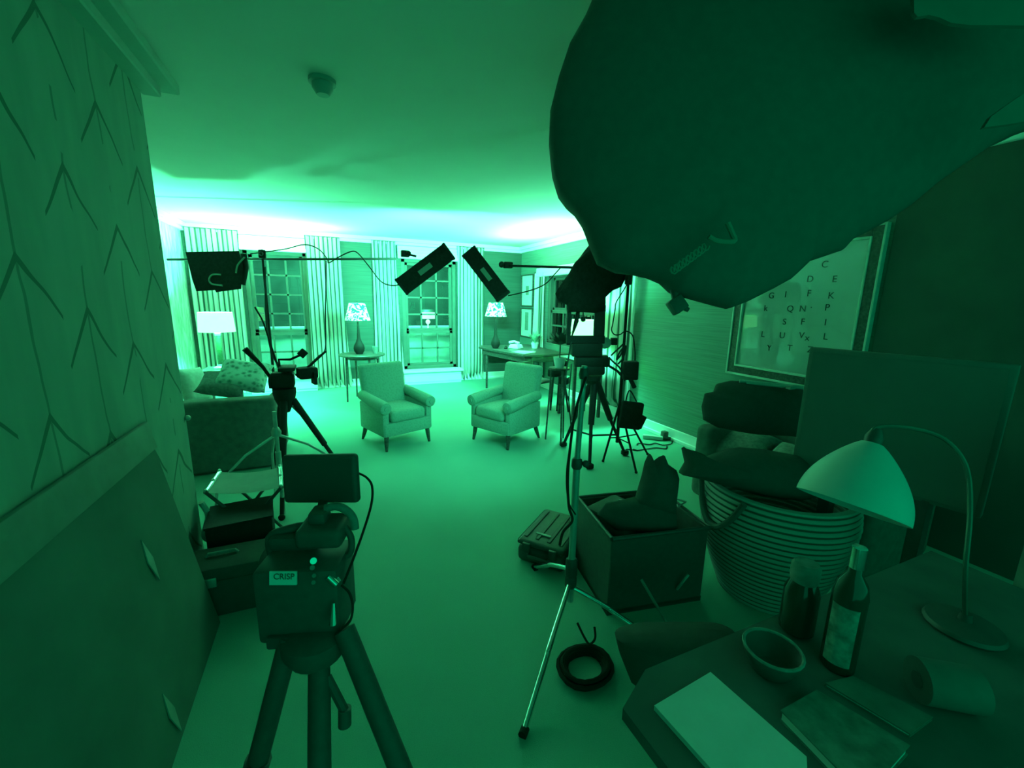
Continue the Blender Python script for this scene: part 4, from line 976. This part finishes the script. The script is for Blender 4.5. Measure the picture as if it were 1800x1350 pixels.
# ------------------------------------------------------------------ cases and bags on the floor
def case(label, c, size, rz, name='equipment_case'):
    t = thing(name, label, 'case', c, rz); w_, d_, h_ = size
    obj('bottom_shell', B().box((0, 0, h_*0.36), (w_, d_, h_*0.72), bevel=0.03, seg=3), BLKPL, t, local=True)
    obj('lid', B().box((0, 0, h_*0.87), (w_*1.02, d_*1.02, h_*0.25), bevel=0.025, seg=3), BLKPL, t, local=True)
    b = B()
    for k in range(4): b.box((-w_/2+w_*(k+0.5)/4, 0, h_*1.0), (w_*0.08, d_*0.8, 0.012), bevel=0.004, seg=1)
    obj('ribs', b, BLKPL, t, local=True)
    for s in (-1, 1): obj('latch', B().box((s*w_*0.28, -d_/2-0.008, h_*0.74), (0.05, 0.02, 0.06), bevel=0.005), BLKPL, t, local=True)
    obj('handle', B().tube([(-0.07, -d_/2-0.01, h_*0.5), (-0.06, -d_/2-0.035, h_*0.5), (0.06, -d_/2-0.035, h_*0.5), (0.07, -d_/2-0.01, h_*0.5)], 0.010, 8), BLKPL, t, local=True)
    return t
t = case('black hard case lying on the carpet behind the chrome stand', (1.265, 2.17, 0), (0.31, 0.45, 0.15), math.radians(-51))
q = atZ(940, 935, 0.25)
obj('name_tag', B().box((-0.02, -0.12, 0.158), (0.10, 0.018, 0.004)), PALE, t, local=True)
t = thing('gear_crate', 'black open crate full of gear behind the chrome stand', 'crate', (1.55, 1.71, 0), -0.18)
cb = B()
for (x, y, sx_, sy_) in ((0, -0.22, 0.56, 0.02), (0, 0.22, 0.56, 0.02), (-0.27, 0, 0.02, 0.44), (0.27, 0, 0.02, 0.44)): cb.box((x, y, 0.22), (sx_, sy_, 0.44), bevel=0.005, seg=1)
cb.box((0, 0, 0.015), (0.56, 0.46, 0.03)); obj('shell', cb, BLKPL, t, local=True)
obj('rim', B().tube([(-0.28, -0.23, 0.44), (0.28, -0.23, 0.44), (0.28, 0.23, 0.44), (-0.28, 0.23, 0.44), (-0.28, -0.23, 0.44)], 0.012, 8), BLKMT, t, local=True)
obj('handle', B().tube(smooth_pts([(0.12, -0.235, 0.10), (0.13, -0.26, 0.16), (0.16, -0.26, 0.20)], 4), 0.008, 8), STEEL, t, local=True)
cr_ = t
def in_crate(x, y, z): return basis(cr_) @ Vector((x, y, z))
b = B().box(in_crate(-0.1, 0.05, 0.40), (0.28, 0.28, 0.10), rot=0.3, bevel=0.03); tag(obj('padded_pouch', b, BLACK), 'black padded pouch inside the open crate', 'pouch')
b = B().tube([in_crate(-0.08, 0.1, 0.47), in_crate(0.12, -0.02, 0.47)], 0.006, 8).tube([in_crate(0.09, -0.02, 0.47), in_crate(0.12, 0.06, 0.49)], 0.005, 8)
tag(obj('metal_rod', b, CHROME), 'thin shiny rod lying across the open crate', 'rod')
b = B().tube([in_crate(0.15, 0.15, 0.49), in_crate(0.30, 0.0, 0.47), in_crate(0.22, -0.04, 0.47), in_crate(0.24, 0.05, 0.47)], 0.006, 8)
tag(obj('metal_hook', b, STEEL), 'bent steel hook over the crate rim beside the basket', 'hook')
# black tote with two pointed corners standing on the crate
TB = 2.25
ol = [(1128, 835), (1133, 812), (1140, 797), (1146, 812), (1158, 803), (1166, 800), (1172, 815), (1188, 826), (1193, 840), (1190, 870), (1188, 905), (1140, 902), (1113, 885)]
o = pillow(ol, (1150, 858), TB, 0.08, 0.08, MIDBLK, 'tote_bag', seed=5, amt=0.012); tag(o, 'black tote bag with two pointed corners on the crate', 'bag')
o = pillow([(1050, 905), (1065, 885), (1130, 872), (1165, 880), (1188, 900), (1188, 925), (1150, 935), (1080, 930)], (1125, 905), 2.25, 0.08, 0.10, MIDBLK, 'camera_bag', seed=8, amt=0.015); tag(o, 'black soft camera bag slumped in the crate', 'bag')
# cable coil, floor
cc_ = atZ(1028, 1178, 0.0)
b = B()
for k in range(5):
    r_ = 0.075+0.008*k; zc_ = 0.012+0.012*(k % 3)
    b.tube([(cc_.x+r_*math.cos(a/18*2*PI)*1.15, cc_.y+r_*math.sin(a/18*2*PI), zc_+0.004*math.sin(a)) for a in range(19)], 0.010, 8)
tag(obj('cable_coil', b, RUBBER), 'coil of black cable on the carpet below the chrome stand', 'cable')
b = B().tube(smooth_pts([(1.30, 1.38, 0.30), (1.33, 1.28, 0.2), (1.37, 1.20, 0.1), (1.42, 1.12, 0.015)], 6), 0.007, 8); tag(obj('cable', b, mat('grey_cable', (0.25, 0.33, 0.29), 0.6)), 'thin grey cable draped from crate to floor', 'cable')
o = pillow([(1085, 1125), (1130, 1112), (1200, 1105), (1290, 1110), (1330, 1150), (1280, 1180), (1230, 1190), (1150, 1230), (1110, 1200), (1090, 1150)], (1200, 1135), 1.62, 0.10, 0.14, MIDBLK, 'gear_bag', seed=11, amt=0.02); tag(o, 'black bag slumped on floor between crate and table', 'bag')
b = B().tube([atZ(1128, 764, 0.03), atZ(1165, 767, 0.03)], 0.028, 12).tube([atZ(1165, 767, 0.03), atZ(1178, 770, 0.03)], 0.02, 12).box(atZ(1168, 762, 0.05), (0.05, 0.05, 0.05), bevel=0.01)
b = B(); A_, E_ = atZ(1130, 766, 0.03), atZ(1165, 770, 0.03)
tb = thing('power_strip', 'pale power strip with black plug on the carpet by the right wall', 'power strip', A_.lerp(E_, 0.5)-Vector((0, 0, 0.03)))
obj('strip', B().box(A_.lerp(E_, 0.5)-Vector((0, 0, 0.005)), ((E_-A_).length, 0.06, 0.045), rot=math.atan2((E_-A_).y, (E_-A_).x), bevel=0.008), PAPER, tb)
obj('plug', B().box(atZ(1168, 764, 0.06), (0.07, 0.07, 0.09), bevel=0.015).tube([atZ(1165, 770, 0.03), atZ(1182, 771, 0.02)], 0.02, 8), BLKPL, tb)
rng = random.Random(3)
for i in range(2):
    p = Vector((2.9+0.25*i, 3.5+0.1*i, 0.008)); pts = [p]
    for k in range(9): p = p+Vector((rng.uniform(-0.02, 0.14), rng.uniform(-0.09, 0.09), 0)); pts.append(p.copy())
    tag(obj('cable', B().tube(smooth_pts(pts, 4), 0.006, 6), RUBBER), ('loose cable winding over the carpet under the tall light stand' if i == 0 else 'loose cable winding towards the power strip by the right wall'), 'cable')

# ------------------------------------------------------------------ right sofa, bags, board
t = thing('sofa', 'grey sofa against the right wall below the alphabet print', 'sofa', (3.25, 1.8, 0))
SOFR = mat('sofa_grey', (0.13, 0.17, 0.15), 0.9, noise_amt=0.15, scale=22, bump=0.1, spec=0.1)
obj('seat', B().box((3.14, 1.80, 0.21), (0.72, 1.0, 0.40), bevel=0.03, seg=3), SOFR, t)
obj('backrest', B().box((3.46, 1.79, 0.42), (0.16, 1.22, 0.80), bevel=0.05, seg=3), SOFR, t)
obj('arm', B().box((3.10, 2.36, 0.33), (0.74, 0.17, 0.62), bevel=0.06, seg=4), SOFR, t)
obj('arm', B().box((3.10, 1.24, 0.33), (0.74, 0.17, 0.62), bevel=0.06, seg=4), SOFR, t)
for px in (1270, 1385):
    p = atX(px, 782, 2.80); c = Vector((3.02, p.y+0.02, 0.50))
cushion('light cushion at the left end of the grey sofa', Vector((2.97, 2.16, 0.50)), 0.42, 0.34, 0.17, math.radians(-78), -1.1, 0.0, GREYF, 'cushions on the grey sofa')
cushion('second cushion along on the grey sofa', Vector((2.95, 1.76, 0.50)), 0.36, 0.34, 0.17, math.radians(-84), -1.1, 0.05, GREYF, 'cushions on the grey sofa')
o = pillow([(1236, 738), (1233, 715), (1240, 692), (1256, 688), (1262, 674), (1285, 669), (1330, 672), (1380, 678), (1425, 684), (1440, 720), (1432, 760), (1400, 768), (1330, 762), (1262, 752)], (1335, 716), 2.75, 0.14, 0.16, MIDBLK, 'duffel_bag', seed=2, amt=0.015); tag(o, 'black duffel bag heaped on the grey sofa', 'bag')
b = B().tube([atT(1300, 670, 2.72), atT(1420, 682, 2.60)], 0.012, 8).tube([atT(1312, 674, 2.70), atT(1420, 684, 2.58)], 0.007, 8).box(atT(1390, 681, 2.60), (0.05, 0.03, 0.02)); tag(obj('metal_bar', b, STEEL), 'grey metal bar lying on the black duffel bag', 'bar')
# big black board
A0, A1, A2 = atT(1427, 610, 2.1), atT(1800, 622, 1.55), atT(1421, 800, 2.1)
t = thing('display_screen', 'large black rectangular screen before the alphabet print', 'screen', (A0.x+0.3, A0.y-0.12, 0))
dr = (Vector((A1.x, A1.y, A0.z))-A0); hgt = 0.62; cW = A0+dr*0.5+Vector((0, 0, -hgt/2)); SR = frame_rot((dr.x, dr.y, 0), (0, 0, 1))
obj('casing', B().box(cW, (dr.length, 0.05, hgt), rot=SR, bevel=0.006), mat('screen_face', (0.15, 0.165, 0.15), 0.6, noise_amt=0.03), t)
obj('panel', B().box(cW+(SR @ Vector((0, -1, 0)))*0.027, (dr.length-0.04, 0.004, hgt-0.04), rot=SR), mat('screen_face', (0.18, 0.2, 0.18), 0.6, noise_amt=0.03), t)
for s in (0.25, 0.75):
    p = A0+dr*s; obj('leg', B().box((p.x, p.y+0.0, (A0.z-hgt)/2), (0.05, 0.05, A0.z-hgt+0.02)).box((p.x, p.y, 0.015), (0.3, 0.3, 0.03), bevel=0.005), BLKMT, t)

# ------------------------------------------------------------------ rope basket
bc = atZ(1340, 1030, 0.0); BX, BY = bc.x, bc.y
rim_l = atY(1192, 850, BY).x
t = thing('rope_basket', 'large coiled rope basket on the floor by the right table', 'basket', (BX, BY, 0))
R1 = 0.36
prof = []
HB = 0.64
for i in range(0, 85):
    z = HB*i/84; u = z/HB; r = 0.24+0.14*math.sin(min(u*1.15, 1)*PI/2)-0.015*max(0, u-0.8)*5
    prof.append((r+0.004*math.cos(2*PI*z/0.03), z))
inner = [(r-0.03, z) for r, z in reversed(prof) if z > 0.03]
obj('basket_wall', B().lathe((BX, BY, 0), prof+inner+[(0, 0.03)], 64), ROPE, t)
av = (C0-Vector((BX, BY, H))); av.z = 0; ang = math.atan2(av.y, av.x)
for da, sgn in ((0.75, 1), (-2.4, 1)):
    pts = []
    for k in range(13):
        u = k/12-0.5; a = ang-da*1.0+u*0.85; rr_ = 0.395; pts.append((BX+rr_*math.cos(a), BY+rr_*math.sin(a), HB-0.01-0.20*(1-(2*u)**2)))
    obj('handle', B().tube(smooth_pts(pts, 3), 0.016, 8), BLACK, t)
o = pillow([(1195, 832), (1206, 812), (1202, 785), (1222, 800), (1245, 806), (1300, 786), (1345, 790), (1400, 800), (1440, 830), (1440, 870), (1400, 880), (1340, 872), (1300, 862), (1240, 842)], (1320, 832), 2.18, 0.12, 0.25, MIDBLK, 'coat_bundle', seed=6, amt=0.02); tag(o, 'bundle of black clothing stuffed into the rope basket', 'clothing')

# ------------------------------------------------------------------ near right table with things on it
TZ = 0.72
t = thing('foreground_table', 'dark table at the bottom right corner with papers and bottle', 'table', (1.3, 0.15, 0))
TABM = mat('table_top_dark', (0.11, 0.125, 0.115), 0.6, noise_amt=0.2, scale=5, spec=0.15)
poly = [(0.545, 0.60, TZ-0.03), (0.575, -0.45, TZ-0.03), (2.0, -0.45, TZ-0.03), (2.0, 0.66, TZ-0.03), (0.66, 0.66, TZ-0.03)]
obj('table_top', B().prism(poly, (0, 0, 0.03)), TABM, t, smooth=False)
for x, y in ((0.66, 0.54), (1.92, 0.58), (0.66, -0.38), (1.92, -0.38)):
    obj('leg', B().box((x, y, (TZ-0.03)/2), (0.05, 0.05, TZ-0.03)), TABM, t, smooth=False)
def slab(name, label, cat, px, th, m, pm=None, z=TZ):
    c4 = [atZ(x, y, z+th) for x, y in px]; poly = [Vector((p.x, p.y, z)) for p in c4]
    o = obj(name, B().prism(poly, (0, 0, th)), m, smooth=False); return tag(o, label, cat)
slab('folder', 'pale blank folder on the corner of the foreground table', 'folder', [(1150, 1240), (1249, 1181), (1418, 1330), (1425, 1500), (1330, 1440)], 0.012, PAPER)
def bookish(name, label, px, th, cm, z0=TZ):
    c4 = [atZ(x, y, z0+th) for x, y in px]; t = thing(name, label, 'booklet', (c4[0].x, c4[0].y, z0))
    lo = [Vector((p.x, p.y, z0)) for p in c4]; ce = sum(lo, Vector())/4
    obj('cover', B().prism([p for p in lo], (0, 0, 0.003)).prism([p+Vector((0, 0, th-0.003)) for p in lo], (0, 0, 0.003)), cm, t, smooth=False)
    obj('pages', B().prism([ce+(p-ce)*0.96+Vector((0, 0, 0.003)) for p in lo], (0, 0, th-0.006)), PAPER, t, smooth=False)
    return t
GCOV = mat('booklet_cover', (0.14, 0.19, 0.165), 0.6, noise_amt=0.35, scale=30)
bookish('booklet', 'thick booklet right of the pale folder', [(1372, 1248), (1436, 1212), (1600, 1310), (1520, 1400)], 0.025, GCOV)
bookish('booklet', 'dim flat booklet in front of the bottle', [(1450, 1200), (1500, 1188), (1640, 1260), (1600, 1290)], 0.010, mat('booklet_dark', (0.12, 0.16, 0.14), 0.6, noise_amt=0.2, scale=20))
pb = atZ(1470, 1170, TZ)
t = thing('bottle', 'labelled bottle with foil top on the foreground table', 'bottle', (pb.x, pb.y, TZ))
tip = atY(1476, 975, pb.y).z-TZ
BOTG = mat('dark_glass', (0.03, 0.045, 0.035), 0.1, noise_amt=0.05, spec=0.5)
obj('body', B().lathe((pb.x, pb.y, TZ), [(0.032, 0), (0.036, 0.006), (0.036, tip*0.62), (0.03, tip*0.72), (0.014, tip*0.80), (0.013, tip*0.97), (0, tip*0.97)], 28), BOTG, t)
obj('foil', B().lathe((pb.x, pb.y, TZ), [(0.0145, tip*0.84), (0.015, tip), (0, tip)], 20).wobble(0.003, 60), CHROME, t)
lbl = B(); n = 20; rows = []
for zz in (tip*0.08, tip*0.56):
    rows.append([Vector((pb.x+0.0368*math.cos(a), pb.y+0.0368*math.sin(a), TZ+zz)) for a in [math.atan2(-pb.y, -pb.x)+(-0.9+1.6*k/n) for k in range(n+1)]])
lbl.sheet(rows); obj('paper_label', lbl, mat('bottle_label', (0.22, 0.28, 0.25), 0.7, noise_amt=0.5, scale=45), t)
pb2 = atZ(1352, 1180, TZ)
t = thing('bowl', 'dark bowl with pale rim left of the bottle', 'bowl', (pb2.x, pb2.y, TZ))
obj('bowl_body', B().lathe((pb2.x, pb2.y, TZ), [(0.025, 0), (0.045, 0.012), (0.062, 0.05), (0.065, 0.065), (0.06, 0.065), (0.055, 0.045), (0.03, 0.014), (0, 0.014)], 32), BLKPL, t)
b = B().tube([(pb2.x+0.0625*math.cos(a/24*2*PI), pb2.y+0.0625*math.sin(a/24*2*PI), TZ+0.065) for a in range(25)], 0.004, 8); obj('rim', b, GREYF, t)
g = atZ(1398, 1108, TZ); gt = atY(1388, 1000, g.y).z
t = thing('jar', 'round glass jar behind the bowl on the foreground table', 'jar', (g.x, g.y, TZ))
hj = gt-TZ
obj('jar_body', B().lathe((g.x, g.y, TZ), [(0.03, 0), (0.042, 0.01), (0.042, hj*0.6), (0.03, hj*0.75)], 24), BOTG, t)
obj('lid', B().lathe((g.x, g.y, TZ), [(0.032, hj*0.75), (0.034, hj*0.80), (0.034, hj*0.96), (0.028, hj), (0, hj)], 24), GREYF, t)
pr = atZ(1605, 1225, TZ)
t = thing('paper_roll', 'pale round roll on the foreground table below the lamp', 'roll', (pr.x, pr.y, TZ))
ax_ = Vector((0.8, -0.6, 0)).normalized()
obj('roll', B().tube([Vector((pr.x, pr.y, TZ+0.048)), Vector((pr.x, pr.y, TZ+0.048))+ax_*0.11], 0.048, 24), mat('roll_paper', (0.13, 0.16, 0.145), 0.9), t)
obj('core', B().tube([Vector((pr.x, pr.y, TZ+0.048))-ax_*0.002, Vector((pr.x, pr.y, TZ+0.048))+ax_*0.112], 0.018, 16), BLKPL, t)
# desk lamp with opal cone shade on an arched neck
bl = atZ(1692, 1105, TZ)
t = thing('arched_lamp', 'unlit lamp with pale dome shade and arched neck, right foreground', 'lamp', (bl.x, bl.y, TZ))
LT = 1.2
top_ = atT(1533, 780, LT); c1, c2 = atT(1421, 862, LT), atT(1583, 925, LT-0.02)
obj('lamp_base', B().lathe((bl.x, bl.y, TZ), [(0.08, 0), (0.085, 0.008), (0.08, 0.018), (0.015, 0.028), (0.012, 0.05)], 28), BLKMT, t)
nk = [Vector((bl.x, bl.y, TZ+0.03)), atT(1697, 1000, 1.12), atT(1705, 900, 1.14), atT(1698, 820, 1.16), atT(1660, 772, 1.18), atT(1600, 752, 1.19), atT(1540, 752, LT), top_+Vector((0, 0, 0.0))]
obj('neck', B().tube(smooth_pts(nk, 8), 0.006, 8), mat('lamp_brass', (0.10, 0.14, 0.12), 0.4, metal=0.3), t)
base_mid = (c1+c2)/2; axis = (base_mid-top_); hl = axis.length; rs = (c2-c1).length/2
dome = [(rs*(0.2+0.8*math.sin(PI/2*k/16)**0.87), hl*k/16) for k in range(17)]
pr_ = dome+[(max(a-0.004, 0), b_) for a, b_ in reversed(dome[1:])]+[(0.0, 0.004)]
ROT = frame_rot(c2-c1, axis)
obj('lamp_shade', B().lathe(top_, pr_, 64, ROT, close=False), OPAL, t)
obj('socket', B().lathe(top_, [(0.02, 0.012), (0.022, -0.02), (0.012, -0.045)], 18, ROT), BLKMT, t)
# pale upright edge at the far right
d0 = (atT(1790, 960, 1.42)+atT(1748, 1200, 1.42))/2
struct('door_1', B().box((d0.x+0.16, d0.y-0.10, 0.62), (0.36, 0.04, 1.24), rot=-0.55, bevel=0.004, seg=1), mat('door_edge', (0.16, 0.22, 0.19), 0.7, noise_amt=0.08), 'edge of a pale low door leaf at the far right', 'door')

# ------------------------------------------------------------------ giant black softbox overhead
big = [(1075, -70), (1045, -10), (1030, 25), (1002, 75), (982, 135), (967, 195), (965, 245), (971, 300), (982, 338), (995, 357), (1010, 372), (1024, 396), (1036, 428), (1052, 462), (1085, 478), (1112, 482), (1142, 489), (1168, 500), (1186, 517), (1212, 524), (1250, 533), (1285, 541), (1312, 531), (1336, 519), (1360, 507), (1383, 494), (1402, 476), (1417, 461), (1445, 452), (1480, 440), (1500, 420), (1530, 405), (1562, 387), (1602, 360), (1650, 320), (1700, 285), (1750, 250), (1810, 222), (1880, 200), (1900, 60), (1880, -70), (1400, -90)]
t = thing('giant_softbox', 'huge black softbox bulging over the upper right foreground', 'softbox', atT(1250, 300, 1.4))
BT = 1.36
pillow(big, (1330, 210), BT, 0.16, 0.30, BLACK, 'black_skirt', t, seed=7, amt=0.012, rings=12)
stroke_px([(1246, 416), (1262, 424), (1290, 424), (1287, 410), (1279, 392)], BT-0.19, 0.0075, MARK, t, 'webbing_strap')
pts = []
for k in range(60):
    u = k/59; x = 1180+62*u; y = 478-46*u; p = atT(x, y, BT-0.17); a = u*2*PI*9
    pts.append(p+_r*0.008*math.cos(a)+_u*0.012*math.sin(a))
obj('coiled_cord', B().tube(pts, 0.003, 6), MARK, t)
obj('bracket', B().box(atT(1190, 536, BT), (0.05, 0.04, 0.05), rot=frame_rot(_r+_u*0.7, _u-_r*0.7), bevel=0.006).tube([atT(1185, 505, BT), atT(1190, 536, BT)], 0.014, 10).tube([atT(1190, 536, BT), atT(1210, 545, BT)], 0.008, 8).tube([atT(1182, 540, BT), atT(1190, 552, BT)], 0.008, 8), BLKPL, t)
hp, hq = atT(2060, 230, BT), atT(1830, 130, BT)
obj('support_pole', B().tube([(hp.x, hp.y, 0.02), hp], [0.018, 0.016], 10), BLKMT, t)
obj('support_arm', B().tube([hp, hq], 0.014, 10), BLKMT, t)
for k in range(3):
    a = 0.5+2*PI*k/3; obj('leg', B().tube([(hp.x, hp.y, 0.5), (hp.x+0.35*math.cos(a), hp.y+0.35*math.sin(a), 0.015)], 0.012, 8), BLKMT, t)
# pale cloth pieces hanging at the top right
def flap(label, px, tt):
    P_ = [atT(x, y, tt) for x, y in px]
    o = obj('cloth_flap', B().prism(P_, _f*0.01), mat('dim_cloth', (0.13, 0.18, 0.155), 0.9, noise_amt=0.1, scale=8), smooth=False); tag(o, label, 'cloth', 'pale cloth corners over the giant softbox')
flap('pale cloth edge at the top right corner of the view', [(1606, -60), (1607, 22), (1613, 29), (1632, 26), (1650, 30), (1672, 40), (1705, 44), (1760, 44), (1850, 46), (1850, -60)], 1.06)
flap('pale pointed cloth corner at the right edge, high up', [(1730, 224), (1742, 205), (1765, 188), (1800, 164), (1850, 140), (1850, 205), (1800, 214), (1775, 218)], 1.06)

# glowing stand-in, set outside, for a lamp mirrored in the middle window
ln = atY(752, 555, 9.05)
t = thing('mirrored_lamp', 'lit stand-in for a lamp mirrored in the middle window', 'reflection', (ln.x, 9.05, ln.z-0.1))
obj('mirrored_shade', B().lathe((ln.x, 9.05, ln.z-0.06), [(0.15, 0), (0.15, 0.13), (0, 0.13)], 28), GLOW, t)
obj('cap', B().lathe((ln.x, 9.05, ln.z+0.08), [(0.155, 0), (0.12, 0.05), (0, 0.055)], 28), BLKMT, t)
obj('base', B().ball((ln.x, 9.05, ln.z-0.13), 0.05, n=16).tube([(ln.x, 9.05, ln.z-0.13), (ln.x, 9.05, 0.98)], 0.012, 8), GLOW, t)
